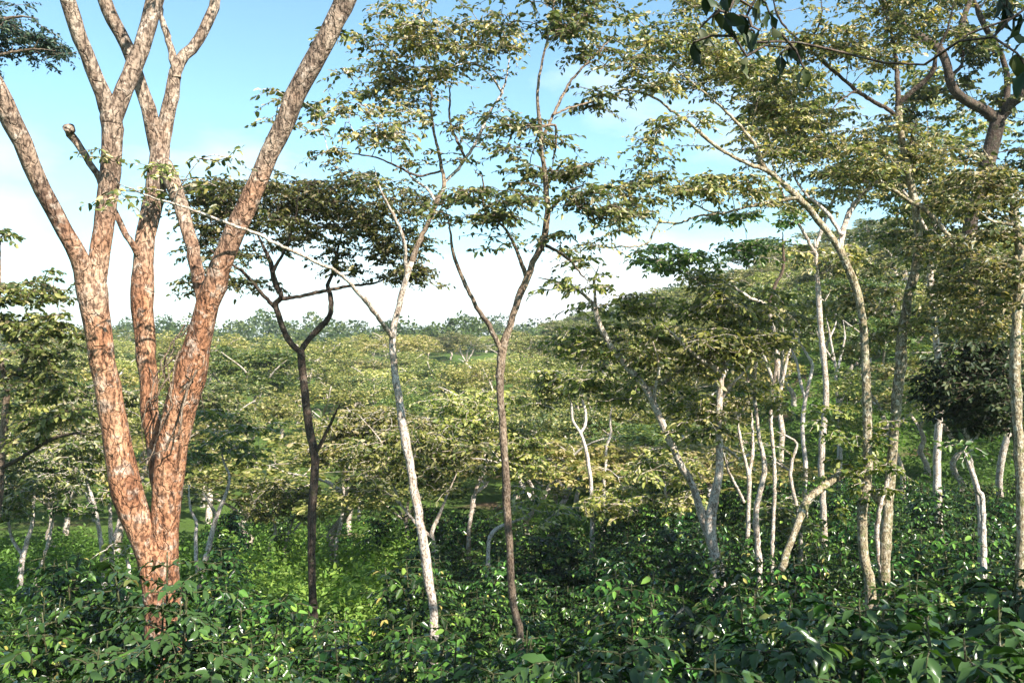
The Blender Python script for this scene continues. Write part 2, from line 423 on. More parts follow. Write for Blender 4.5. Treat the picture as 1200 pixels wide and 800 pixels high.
class Leaves:
    def __init__(self):
        self.d = []
    def add(self, pos, ax, nr, L, W, tint):
        self.d.append((pos, ax, nr, L, W, tint))
    def arrays(self):
        if not self.d: return None
        return [np.concatenate([x[k] for x in self.d]) for k in range(6)]
    def mesh(self, name, mat, origin=(0, 0, 0), tmpl=LEAF_SIMPLE, keep=None):
        pos, ax, nr, L, W, tint = self.arrays()
        if keep is not None:
            pos, ax, nr, L, W, tint = pos[keep], ax[keep], nr[keep], L[keep], W[keep], tint[keep]
        ax = unit(ax)
        nr = unit(nr - ax * np.sum(nr * ax, -1, keepdims=True))
        sd = np.cross(nr, ax)
        tv, tf = tmpl
        n, k = len(pos), len(tv)
        v = (pos[:, None, :] + ax[:, None, :] * (tv[None, :, 0:1] * L[:, None, None]) + sd[:, None, :] * (tv[None, :, 1:2] * W[:, None, None])
             + nr[:, None, :] * (tv[None, :, 2:3] * L[:, None, None]))
        v = v.reshape(-1, 3) - np.asarray(origin, float)
        f = (tf[None] + (np.arange(n) * k)[:, None, None]).reshape(-1, tf.shape[1])
        me = bpy.data.meshes.new(name)
        me.vertices.add(len(v)); me.vertices.foreach_set('co', v.astype(np.float32).ravel())
        nf = len(f); s = f.shape[1]
        me.loops.add(nf * s); me.loops.foreach_set('vertex_index', f.astype(np.int32).ravel())
        me.polygons.add(nf)
        me.polygons.foreach_set('loop_start', np.arange(0, nf * s, s, dtype=np.int32))
        me.polygons.foreach_set('loop_total', np.full(nf, s, dtype=np.int32))
        me.update(calc_edges=True)
        at = me.attributes.new('tint', 'FLOAT', 'FACE')
        at.data.foreach_set('value', np.repeat(tint, len(tf)).astype(np.float32))
        me.materials.append(mat)
        if tmpl is LEAF_RICH:
            me.polygons.foreach_set('use_smooth', np.ones(nf, dtype=bool))
        return me

def spray(leaves, twigs, c, rng, leafL=0.09, twiglets=3, per=8, spread=0.36, droop=0.35, tint_mid=0.5, tint_sd=0.3, out=None):
    """a leafy shoot: a few short twiglets with leaves set alternately along them"""
    for _ in range(twiglets):
        a = rng.uniform(0, 6.283)
        d = np.array([math.cos(a), math.sin(a), rng.uniform(-0.15, 0.45)])
        if out is not None: d = d + 0.8 * out
        d /= np.linalg.norm(d)
        ln = spread * rng.uniform(0.6, 1.25)
        t = (np.arange(per) + rng.uniform(0.1, 0.9, per)) / per
        pos = c + d * (t * ln)[:, None] + np.array([0, 0, -1.0]) * (droop * ln * t ** 2)[:, None] + rng.normal(0, 0.12 * leafL, (per, 3))
        side = np.cross(d, [0, 0, 1.0]); side /= max(np.linalg.norm(side), 1e-6)
        sg = np.where(np.arange(per) % 2 == 0, 1.0, -1.0)[:, None]
        ax = 0.45 * d + side * sg * rng.uniform(0.4, 0.9, (per, 1)) + np.array([0, 0, -1.0]) * rng.uniform(0.0, 0.9, (per, 1)) + rng.normal(0, 0.22, (per, 3))
        nr = np.array([0, 0, 0.8]) + rng.normal(0, 0.75, (per, 3))
        L = leafL * rng.uniform(0.5, 1.3, per)
        leaves.add(pos, ax, nr, L, L * rng.uniform(0.42, 0.58, per), np.clip(rng.normal(tint_mid, tint_sd, per), 0, 1))
        if twigs is not None:
            tt = np.linspace(0, 1, 3)
            twigs.add(c + d * (tt * ln)[:, None] + np.array([0, 0, -1.0]) * (droop * ln * tt ** 2)[:, None], np.array([0.006, 0.0045, 0.003]) * (leafL / 0.09), 3, cap=False)

class Nodes:
    """places on a tree that a twig can grow from"""
    def __init__(self):
        self.p = np.zeros((256, 3)); self.r = np.zeros(256); self.n = 0
    def extend(self, P, R):
        m = len(P)
        while self.n + m > len(self.p):
            self.p = np.vstack([self.p, np.zeros_like(self.p)]); self.r = np.concatenate([self.r, np.zeros_like(self.r)])
        self.p[self.n:self.n + m] = P; self.r[self.n:self.n + m] = R; self.n += m

def grow_twig(nd, target, rng, twigs, thick=1.0):
    """a crooked twig from the nearest limb to the target; its points become places to grow from"""
    N = nd.p[:nd.n]
    dv = target - N
    dist = np.sqrt((dv * dv).sum(1)) + np.maximum(0, -dv[:, 2]) * 0.8 - np.minimum(nd.r[:nd.n], 0.02) * 4
    i = int(np.argmin(dist))
    p0 = N[i].copy(); ln = np.linalg.norm(target - p0)
    if ln < 0.03: return
    k = max(3, min(8, int(ln / 0.18) + 2))
    t = np.linspace(0, 1, k)
    bow = np.array([0, 0, 1.0]) * rng.uniform(-0.02, 0.16) * ln + rng.normal(0, 0.06, 3) * ln
    P = p0 + (target - p0) * t[:, None] + bow * (4 * t * (1 - t))[:, None] + np.vstack([np.zeros(3), rng.normal(0, 0.03 * ln, (k - 2, 3)), np.zeros(3)])
    r0 = min(nd.r[i] * 0.75, (0.004 + 0.010 * ln) * thick)
    R = np.linspace(max(r0, 0.006), 0.0045, k)
    twigs.add(P, R, 5 if r0 > 0.01 else 3, cap=False)
    nd.extend(P[1:], R[1:])

def build_tree(name, label, Y, stems, pads, bark, leafmat, leafL=0.09, seed=0, cat='tree', group=None, twiglets=3, per=9, spread=0.34,
               tint=0.5, wiggle=0.004, sides=9, rough=0.10, extra=None, clump=0.35, ground=True, droop=0.35, thick=1.0, girth=0.72, dens_all=1.3):
    """stems: (part name, dY at start, dY at end, [(px, py, half width in px)...]); pads: (px, py, rx, ry, density, dY, half depth in m)"""
    rng = np.random.default_rng(seed)
    p0 = PX(stems[0][3][0][0], stems[0][3][0][1], Y)
    base = Vector((p0.x, p0.y, float(gz(p0.x, p0.y)) - 0.05)) if ground else p0
    root = thing(name, label, cat, base, group)
    nd = Nodes()
    for si, st in enumerate(stems):
        pn, d0, d1, pts = st[:4]
        m_ = st[4] if len(st) > 4 else bark
        n = len(pts)
        W, R = [], []
        for k, (px, py, r) in enumerate(pts):
            yy = Y + d0 + (d1 - d0) * k / max(1, n - 1)
            W.append(np.array(PX(px, py, yy))); R.append(r * girth * (0.4 if (k == n - 1 and r < 4) else 1.0) * (1 - 0.3 * (k / max(1, n - 1)) ** 2 if r < 4 else 1.0) * yy / F)
        if si == 0 and ground:
            W.insert(0, np.array([W[0][0] + 0.0, W[0][1], base.z - 0.1])); R.insert(0, R[0] * 1.5)
        P_, R_ = catmull(W, R, max(0.05, 1.3 * max(R)))
        if len(P_) > 4:
            P_[1:-1] += rng.normal(0, wiggle, (len(P_) - 2, 3))
        tb = Tubes()
        big = R[len(R) // 2] > 0.08
        for _k in range(max(1, len(P_) // 7)):
            c_ = rng.integers(0, len(P_)); a_ = rng.uniform(0.04, 0.16)
            R_ = R_ * (1 + a_ * np.exp(-((np.arange(len(P_)) - c_) / rng.uniform(0.8, 2.2)) ** 2))
        tb.add(P_, R_, 16 if big else sides, rough, rng)
        link(pn, tb.mesh(pn, M[m_], base), root)
        nd.extend(P_, R_)
    if si == 0 and not pads:
        return root
    # only the upper limbs carry leafy twigs
    nt = Tubes(); lv = Leaves()
    targets = []
    for pad in pads:
        px, py, rx, ry, dens = pad[:5]
        dY = pad[5] if len(pad) > 5 else 0.0
        yy = Y + dY
        dep = pad[6] if len(pad) > 6 else rx * yy / F * 0.8
        leafpx = 0.28 * (leafL * F / yy) ** 2 * 0.5
        n = max(3, int(dens * dens_all * math.pi * rx * ry / (twiglets * per * leafpx)))
        c = np.array(PX(px, py, yy)); sc = np.array([rx * yy / F, dep, ry * yy / F])
        nc = max(3, int(n * clump))
        cc = rng.normal(0, 1, (nc, 3)); cc = unit(cc) * (rng.uniform(0, 1, (nc, 1)) ** 0.45) * 0.95
        w = cc[rng.integers(0, nc, n)] + rng.normal(0, 0.14, (n, 3))
        for q in w:
            targets.append((c + sc * q, (q[2] + 1) / 2))
    N0 = nd.p[:nd.n].copy()
    targets.sort(key=lambda t: float(np.min(np.linalg.norm(N0 - t[0], axis=1))))
    for tg, h in targets:
        grow_twig(nd, tg, rng, nt, thick)
        spray(lv, nt, tg, rng, leafL, twiglets, per, spread, droop, tint_mid=tint)
    if nt.n:
        o = link('twigs', nt.mesh('twigs', M[bark], base), root); o['kind'] = 'stuff'
    if lv.d:
        o = link('crown', lv.mesh('crown', M[leafmat], base), root); o['kind'] = 'stuff'
    if extra: extra(root, base, rng)
    return root

# ================================================================== SETTING
def axis_coords(near, far, n):
    t = np.linspace(-1, 1, n)
    return np.sinh(t * math.asinh(far / near)) * near
xs = axis_coords(6, 900, 150)
ys = np.concatenate([np.linspace(-60, 0, 14)[:-1], np.linspace(0, 60, 90)[:-1], 60 * (1000 / 60) ** np.linspace(0, 1, 60)])
XX, YY = np.meshgrid(xs, ys)
ZZ = gz(XX, YY)
gv = np.stack([XX, YY, ZZ], -1).reshape(-1, 3)
ni, nj = XX.shape
ii = np.arange(ni * nj).reshape(ni, nj)
gf = np.stack([ii[:-1, :-1], ii[:-1, 1:], ii[1:, 1:], ii[1:, :-1]], -1).reshape(-1, 4)
gm = bpy.data.meshes.new('ground')
gm.from_pydata(gv.tolist(), [], gf.tolist())
gm.polygons.foreach_set('use_smooth', [True] * len(gm.polygons))
gm.materials.append(M['ground'])
tag_structure(link('ground', gm))

# ================================================================== THE TREES NEAR BY
BR = 'limb'
# --- the big red-barked tree on the left
def tuft(root, base, rng, at, n, L, mat='leaf_olive', sp=0.25, tint=0.6):
    lv, tw = Leaves(), Tubes()
    for _ in range(n):
        spray(lv, tw, np.array(at) + rng.normal(0, 0.06, 3), rng, L, 3, 7, sp, tint_mid=tint)
    o = link('leaf_tuft', lv.mesh('leaf_tuft', M[mat], base), root); o['kind'] = 'stuff'
    o2 = link('twigs', tw.mesh('twigs', M['bark_brown'], base), root); o2['kind'] = 'stuff'

def big_extra(root, base, rng):
    tuft(root, base, rng, PX(384, 36, 9.15), 4, 0.085, 'leaf_green', 0.2, 0.8)
    tuft(root, base, rng, PX(188, 200, 9.3), 5, 0.075, 'leaf_olive', 0.26)
    tuft(root, base, rng, PX(130, 180, 8.8), 3, 0.06, 'leaf_olive', 0.2)
    # dead twigs caught in the fork
    tb = Tubes()
    for k in range(13):
        a = np.array(PX(rng.uniform(192, 236), rng.uniform(370, 450), 8.72 + rng.uniform(0, 0.25)))
        b = a + np.array([rng.uniform(-0.55, 0.05), rng.uniform(-0.15, 0.15), -rng.uniform(0.3, 1.05)])
        mid = (a + b) / 2 + rng.normal(0, 0.11, 3)
        P_, R_ = catmull([a, mid, b], [0.011, 0.008, 0.003], 0.10)
        P_[1:-1] += rng.normal(0, 0.016, (len(P_) - 2, 3))
        tb.add(P_, R_ * rng.uniform(0.5, 1.3), 5)
        if k % 2:
            q = P_[len(P_) // 2]
            tb.add(np.array([q, q + rng.normal(0, 0.1, 3), q + np.array([rng.uniform(-0.3, 0.2), 0, -0.3])]), np.array([0.006, 0.005, 0.002]), 4)
    o = link('dead_twigs', tb.mesh('dead_twigs', M['bark_brown'], base), root)

build_tree('shade_tree', 'large red-barked tree with several thick stems on the left', 9.0, [
    ('trunk', 0, -0.1, [(193, 752, 21), (189, 715, 19), (177, 650, 17), (157, 600, 16), (142, 550, 15.5), (134, 500, 15), (126, 450, 14.5), (117, 400, 14), (111, 360, 16), (107, 335, 17)]),
    ('trunk', 0.05, 0.0, [(198, 752, 19), (197, 710, 17), (194, 650, 15.5), (194, 590, 16), (202, 520, 17), (211, 480, 17.5), (222, 440, 17), (231, 405, 15.5), (245, 355, 14), (258, 315, 12), (275, 270, 12), (296, 225, 12), (316, 180, 11.5), (335, 140, 11.5), (354, 95, 11), (375, 60, 11.5), (394, 25, 11.5), (408, -10, 11.5), (432, -70, 10), (450, -140, 9)]),
    (BR, -0.1, 0.0, [(108, 350, 15), (115, 312, 12.5), (122, 270, 11), (127, 225, 11), (130, 180, 11.5), (131, 150, 13), (132, 130, 12.5)]),
    (BR, -0.1, -0.9, [(106, 350, 14), (98, 315, 11), (86, 290, 10), (64, 248, 10), (38, 195, 11), (14, 143, 11), (-8, 100, 11), (-45, 30, 10), (-80, -50, 9)]),
    (BR, 0, -0.5, [(132, 140, 12), (120, 110, 10), (107, 78, 8.5), (94, 45, 8), (80, -2, 8), (62, -70, 7.5), (45, -130, 6)]),
    (BR, 0, 0.5, [(132, 140, 11), (146, 105, 10), (160, 72, 10), (171, 40, 9), (182, -2, 8.5), (200, -70, 7.5), (215, -140, 6)]),
    (BR, 0.3, 0.9, [(193, 600, 9), (184, 540, 10), (176, 480, 10), (172, 420, 10.5), (168, 360, 11), (167, 310, 11), (174, 260, 10), (184, 210, 11), (188, 175, 10.5)]),
    (BR, 0.9, 0.8, [(187, 182, 9), (174, 128, 8), (161, 88, 7), (148, 55, 7.5), (134, 25, 7.5), (122, -5, 7), (105, -60, 6)]),
    (BR, 0.9, 1.4, [(188, 182, 9), (196, 138, 8.5), (203, 100, 8), (209, 74, 7.5), (225, 57, 6.5), (240, 36, 6), (250, 8, 5.5), (258, -30, 5), (266, -80, 4)]),
    (BR, 1.0, 1.2, [(207, 92, 5), (203, 70, 4.5), (198, 48, 3.8), (191, 25, 3.4), (186, 0, 3), (178, -30, 2.4)]),
    (BR, 0.0, 0.8, [(240, 380, 8), (235, 340, 7.5), (226, 290, 7.5), (215, 252, 8), (205, 222, 8), (193, 192, 7.5)]),
    ('dead_stub', 0.6, 0.2, [(162, 298, 4.5), (152, 283, 3.8), (135, 250, 3.6), (112, 203, 4), (95, 175, 4.4), (84, 158, 5), (80, 149, 6.5)]),
], [(20, -120, 120, 50, 0.5, -0.5, 1.4), (230, -130, 140, 50, 0.5, 0.6, 1.4)], 'bark_red', 'leaf_olive', 0.085, seed=11, rough=0.10, extra=big_extra, sides=12, wiggle=0.006, girth=1.0)

# --- slim dark tree with an umbrella crown
build_tree('shade_tree', 'slim dark-stemmed tree with wide umbrella crown just right of the big red tree', 14.0, [
    ('trunk', 0, 0, [(367, 722, 6.5), (365, 650, 6.5), (366, 590, 7), (369, 540, 6.5), (362, 500, 6.5), (356, 450, 6.5), (352, 408, 6)]),
    (BR, 0, -0.5, [(352, 412, 5.5), (338, 398, 5), (328, 375, 4.5), (323, 355, 4.5), (330, 348, 4), (322, 330, 4), (317, 308, 4), (308, 288, 3), (296, 262, 2.5)]),
    (BR, -0.1, -1.2, [(324, 362, 3.5), (308, 345, 3), (292, 326, 3), (276, 312, 2.5), (255, 300, 2), (238, 285, 1.6)]),
    (BR, 0, 0.6, [(353, 410, 5), (362, 397, 4.5), (374, 385, 4.5), (386, 370, 4), (388, 350, 4), (384, 334, 3.5), (391, 316, 3), (396, 290, 2.6), (405, 255, 2)]),
    (BR, -0.3, 0.9, [(330, 350, 3.5), (352, 347, 3), (385, 340, 3), (412, 335, 2.6), (440, 331, 2), (470, 318, 1.6)]),
    (BR, 0, -0.4, [(372, 528, 3.5), (382, 508, 3), (390, 490, 2.6), (400, 470, 1.6)]),
    (BR, -0.5, -1.2, [(320, 318, 3), (335, 290, 2.4), (345, 260, 2), (350, 225, 1.6)]),
], [(350, 225, 150, 30, 0.75), (280, 240, 90, 42, 0.8), (420, 240, 100, 38, 0.8), (350, 265, 150, 36, 0.5), (450, 290, 70, 45, 0.7, 0.5), (240, 305, 60, 40, 0.6, -0.5), (480, 315, 45, 30, 0.45, 0.4), (295, 335, 60, 20, 0.2)],
    'bark_dark', 'leaf_olive', 0.078, seed=12, tint=0.5, dens_all=1.6)

# --- pale stemmed tree, third from the left
build_tree('shade_tree', 'pale-barked slender tree whose long bare branch reaches left across the big trunk', 10.5, [
    ('trunk', 0, 0, [(508, 716, 8), (503, 690, 8.5), (497, 640, 8.5), (490, 600, 8), (483, 560, 8), (476, 520, 8), (468, 470, 7.5), (462, 430, 7), (460, 392, 7), (467, 360, 6), (475, 330, 5.5), (483, 305, 5)]),
    (BR, 0, -3.0, [(461, 396, 5), (446, 376, 4.5), (428, 352, 4), (400, 322, 3.5), (372, 308, 3.2), (340, 293, 3), (300, 274, 3), (260, 259, 2.8), (215, 242, 2.6), (185, 234, 2.4), (160, 224, 2), (138, 214, 1.5)]),
    (BR, 0, 0.4, [(483, 306, 5), (491, 284, 5), (504, 257, 4.5), (514, 232, 4.5), (521, 215, 4), (518, 198, 3.6), (514, 178, 3.4), (508, 152, 3), (505, 125, 3), (505, 98, 2.5), (498, 70, 2)], 'bark_brown'),
    (BR, 0, -0.5, [(476, 322, 4), (475, 300, 3.6), (473, 280, 3.4), (465, 260, 3.2), (455, 240, 3), (444, 218, 2.6), (438, 195, 2)]),
    (BR, 0.1, 0.5, [(512, 240, 3), (503, 223, 2.6), (490, 215, 2.4), (480, 204, 2), (474, 192, 1.6)]),
    (BR, 0.2, 1.0, [(520, 214, 3.4), (534, 201, 3.2), (546, 186, 3), (560, 163, 2.8), (573, 133, 2.6), (588, 109, 2.6), (594, 88, 2), (598, 60, 1.6)]),
    (BR, 0.6, 0.9, [(546, 187, 2.6), (536, 166, 2.4), (528, 145, 2.2), (527, 115, 2), (530, 92, 1.6)], 'bark_dark'),
    (BR, 0.9, 0.2, [(589, 110, 2.2), (580, 95, 2), (566, 81, 1.8), (550, 73, 1.6), (528, 79, 1.2)]),
    (BR, 0.2, -0.6, [(518, 200, 2.2), (492, 206, 2), (468, 197, 2), (445, 186, 1.8), (420, 181, 1.6), (396, 178, 1.2)], 'bark_dark'),
], [(500, 40, 90, 34, 0.9), (460, 80, 60, 36, 0.75), (550, 55, 55, 36, 0.9, 0.6), (440, 150, 62, 38, 0.6, -0.4), (400, 120, 30, 22, 0.5, -0.4), (500, 100, 70, 26, 0.55), (575, 150, 50, 40, 0.35, 0.5), (530, 190, 50, 26, 0.22, 0.3), (450, 215, 30, 18, 0.2, -0.3), (170, 218, 45, 22, 0.14, -2.9, 0.3), (245, 200, 30, 22, 0.1, -2.4, 0.3), (330, 140, 45, 45, 0.18, -1.2, 0.4), (380, 160, 40, 40, 0.35, -0.6), (520, -25, 100, 25, 0.3)],
    'bark_pale', 'leaf_ochre', 0.070, seed=13, tint=0.5, girth=0.62)

# --- slim straight tree in the middle
build_tree('shade_tree', 'slim brown tree in the centre, forking low, with open feathery crown', 9.5, [
    ('trunk', 0, 0, [(610, 748, 6.5), (606, 728, 7), (600, 690, 7), (597, 640, 6.5), (594, 590, 6.5), (592, 540, 6.5), (588, 490, 6.5), (586, 450, 6.5), (588, 420, 7), (592, 400, 6.5), (598, 380, 6), (607, 350, 5.5), (618, 325, 6), (628, 300, 5.2), (637, 283, 5), (641, 258, 4.6), (641, 230, 4.5), (638, 200, 4.5), (634, 170, 4), (633, 150, 4), (630, 120, 3.4), (632, 90, 3), (638, 60, 2.6), (645, 30, 2.4), (650, 0, 2), (655, -30, 1.6)]),
    (BR, 0, -0.5, [(587, 412, 5), (576, 386, 4.5), (559, 360, 4), (546, 335, 3.6), (536, 310, 3.2), (530, 290, 3), (527, 268, 2.4), (522, 240, 1.8)]),
    (BR, 0, -0.6, [(617, 327, 4), (608, 300, 3.2), (600, 281, 3), (590, 266, 2.6), (578, 257, 2.4), (569, 248, 2.2), (566, 235, 2.2), (567, 213, 2), (555, 198, 1.6)]),
    (BR, 0, 0.2, [(633, 152, 2.2), (620, 147, 2), (606, 150, 2), (598, 162, 1.6), (592, 180, 1.2)]),
    (BR, 0, 0.2, [(634, 148, 2.2), (650, 147, 2.2), (652, 160, 2), (649, 182, 1.8), (647, 198, 1.4)]),
    (BR, 0, 0.9, [(636, 162, 2.6), (648, 135, 2.5), (658, 115, 2.4), (668, 97, 2.2), (682, 80, 2.2), (702, 60, 2), (720, 42, 1.6)]),
    (BR, 0.1, 0.8, [(648, 135, 1.8), (664, 128, 1.8), (690, 120, 1.8), (705, 112, 1.4)]),
    (BR, 0, 0.8, [(640, 288, 3), (655, 296, 2.8), (668, 305, 2.6), (678, 318, 2), (690, 330, 1.6)]),
    (BR, -0.1, -0.8, [(641, 250, 2.8), (655, 235, 2.4), (672, 222, 2), (690, 214, 1.6)]),
], [(655, 205, 65, 22, 1.0), (570, 232, 60, 32, 0.85, -0.5), (670, 235, 60, 30, 0.9, -0.4), (600, 265, 40, 30, 0.4), (560, 300, 40, 26, 0.22, -0.4), (660, 272, 50, 18, 0.3), (640, 30, 60, 32, 0.8), (690, 60, 60, 26, 0.5, 0.7), (700, 118, 36, 18, 0.7, 0.7), (600, 130, 50, 26, 0.3), (620, 170, 70, 20, 0.35), (640, -30, 110, 40, 0.6), (530, 260, 26, 28, 0.4, -0.5)],
    'bark_brown', 'leaf_olive', 0.070, seed=14, tint=0.5, girth=0.67)

# --- leaning pale pair right of centre
build_tree('shade_tree', 'leaning pale tree right of centre, its trunk slanting up to the left', 14.0, [
    ('trunk', 0, -0.8, [(838, 662, 7), (832, 635, 6.5), (820, 597, 6), (812, 570, 6), (800, 548, 6), (790, 528, 6), (776, 496, 6), (757, 456, 6), (733, 428, 5.5), (715, 405, 5), (702, 380, 4.5), (697, 360, 4), (684, 345, 3.4), (668, 336, 3), (648, 329, 2.4), (630, 325, 1.8)]),
    (BR, -0.7, -0.5, [(698, 362, 3), (697, 345, 2.6), (697, 328, 2.4), (702, 310, 1.8)]),
    (BR, -0.3, 0.4, [(757, 456, 3.5), (775, 450, 3), (800, 430, 2.4), (815, 405, 2)]),
    (BR, -0.4, -1.0, [(765, 472, 3), (768, 455, 2.6), (772, 430, 2.4), (765, 400, 2)]),
], [(740, 395, 90, 32, 0.9), (690, 400, 60, 28, 0.9), (760, 360, 80, 28, 0.9), (700, 340, 40, 18, 0.5, -0.6), (655, 332, 34, 12, 0.4, -0.8), (690, 315, 30, 14, 0.4, -0.7), (740, 450, 80, 34, 0.7), (690, 440, 50, 24, 0.6), (790, 500, 60, 30, 0.5), (760, 540, 40, 24, 0.5)],
    'bark_pale', 'leaf_khaki', 0.10, seed=15, tint=0.55, spread=0.4)
build_tree('shade_tree', 'upright pale tree beside the leaning one, with thick white lower trunk', 13.5, [
    ('trunk', 0, 0, [(846, 680, 7), (839, 655, 7), (833, 625, 8), (834, 598, 8), (841, 565, 7), (843, 530, 6), (842, 490, 6), (844, 455, 5.5), (846, 438, 5)]),
    (BR, 0, -0.6, [(845, 442, 4.5), (836, 430, 4), (824, 423, 4), (812, 414, 3.5), (795, 398, 3), (778, 380, 2.2)]),
    (BR, 0, 0.6, [(846, 442, 4), (852, 425, 3.5), (860, 400, 3), (870, 375, 2.2)]),
    (BR, 0.1, -0.4, [(843, 470, 3), (856, 452, 2.6), (872, 436, 2.2), (880, 425, 1.6)]),
    (BR, 0, 0.5, [(843, 520, 3), (858, 530, 2.4), (868, 540, 1.6)]),
], [(830, 395, 90, 30, 0.9), (870, 410, 60, 30, 0.8), (800, 430, 60, 26, 0.8), (860, 350, 80, 28, 0.8), (810, 330, 60, 22, 0.8), (870, 470, 50, 26, 0.5), (820, 480, 50, 24, 0.5)],
    'bark_pale', 'leaf_khaki', 0.10, seed=16, tint=0.5, spread=0.4)
build_tree('shade_tree', 'thin crooked tree with dense dark green crown above the leaning pale tree', 15.0, [
    ('trunk', 0, 0, [(905, 640, 3), (908, 560, 3), (903, 480, 3), (910, 420, 3), (900, 362, 3.4), (880, 350, 3.2), (862, 338, 3), (845, 330, 2.6), (822, 325, 2)]),
    (BR, 0, 0.2, [(900, 360, 3), (908, 335, 2.8), (917, 318, 2.6), (918, 295, 2.6), (917, 272, 2.4)], 'bark_dark'),
    (BR, 0, 0.4, [(822, 326, 2), (795, 318, 1.8), (770, 300, 1.4)]),
], [(820, 300, 72, 24, 0.8), (790, 312, 50, 18, 0.6), (880, 290, 50, 26, 0.6), (860, 262, 50, 20, 0.6), (920, 255, 30, 14, 0.7)],
    'bark_pale', 'leaf_green', 0.10, seed=17, tint=0.5)

# --- two tall mossy trees on the right
build_tree('shade_tree', 'tall mossy tree on the right with long limb arching up to the left', 11.5, [
    ('trunk', 0, 0, [(1020, 696, 9.5), (1015, 665, 9), (1010, 630, 8.5), (1011, 590, 8), (1017, 545, 8), (1016, 480, 7.5), (1014, 420, 7.5), (1012, 380, 7.5), (1005, 342, 7), (993, 312, 6.5), (983, 290, 6.5)]),
    (BR, 0, -0.6, [(984, 292, 6), (962, 262, 5.5), (936, 232, 5), (908, 207, 5), (892, 190, 4.2), (884, 168, 3.4), (868, 148, 3), (848, 128, 2.6), (825, 108, 2.2), (800, 88, 1.8), (780, 70, 1.4)]),
    (BR, -0.3, -1.2, [(900, 200, 4), (880, 193, 3.6), (858, 183, 3.2), (835, 168, 3), (812, 148, 2.8), (790, 132, 2.6), (765, 114, 2.4), (735, 105, 1.8), (710, 108, 1.2)]),
    (BR, 0, 0.8, [(985, 294, 5), (989, 268, 4.6), (997, 246, 4.4), (1010, 228, 3.6), (1028, 212, 3), (1045, 195, 2)], 'bark_pale'),
    (BR, 0, 0.7, [(987, 276, 3.5), (974, 256, 3.2), (960, 240, 3), (945, 228, 2.6), (930, 205, 2), (925, 180, 1.6)], 'bark_pale'),
    (BR, -0.2, -0.6, [(840, 250, 1.8), (816, 254, 2), (795, 262, 2), (780, 270, 1.6)]),
    (BR, -0.2, -0.8, [(935, 232, 3), (895, 238, 2.4), (862, 246, 2.2), (840, 250, 2), (815, 240, 1.6), (790, 225, 1.2)]),
    (BR, -0.9, -1.3, [(795, 262, 1.8), (772, 262, 1.8), (757, 286, 1.8), (722, 289, 1.6), (680, 290, 1.2)]),
], [(870, 80, 75, 40, 1.0), (920, 120, 70, 40, 0.9, 0.3), (960, 185, 70, 34, 0.9, 0.5), (820, 60, 60, 30, 0.9, -0.5), (1000, 210, 60, 28, 0.7, 0.6), (760, 40, 60, 30, 0.9, -0.8), (760, 110, 50, 30, 0.5, -1.0), (790, 215, 70, 20, 1.1, -0.8), (840, 220, 50, 22, 0.8, -0.7), (760, 245, 40, 16, 0.7, -0.9), (720, 282, 50, 14, 0.5, -1.2), (720, 240, 60, 30, 0.45, -1.1), (740, 160, 50, 40, 0.3, -1.1), (800, 160, 50, 30, 0.35, -0.9), (690, 300, 40, 18, 0.35, -1.2), (900, 170, 50, 24, 0.5), (950, 240, 50, 20, 0.4, 0.5), (850, -20, 120, 36, 0.7), (880, 225, 40, 20, 0.6, -0.4), (740, 80, 40, 26, 0.6, -0.9)],
    'bark_moss', 'leaf_ochre', 0.070, seed=18, tint=0.45, girth=0.66)
def h_extra(root, base, rng):
    lv = Leaves(); tw = Tubes()
    for k in range(26):     # a creeper wrapped round the lower trunks
        spray(lv, tw, np.array(PX(rng.normal(1012, 22), rng.normal(552, 24), 11.2 + rng.uniform(-0.25, 0.4))), rng, 0.085, 3, 8, 0.2, tint_mid=0.75)
    o = link('creeper', lv.mesh('creeper', M['leaf_ochre'], base), root); o['kind'] = 'stuff'
    for k in range(20):
        spray(lv, tw, np.array(PX(rng.normal(985, 22), rng.normal(505, 22), 11.8 + rng.uniform(-0.3, 0.3))), rng, 0.09, 3, 8, 0.25, tint_mid=0.7)
    o = link('creeper', lv.mesh('creeper', M['leaf_green'], base), root); o['kind'] = 'stuff'
    o = link('twigs', tw.mesh('twigs', M['bark_pale'], base), root); o['kind'] = 'stuff'
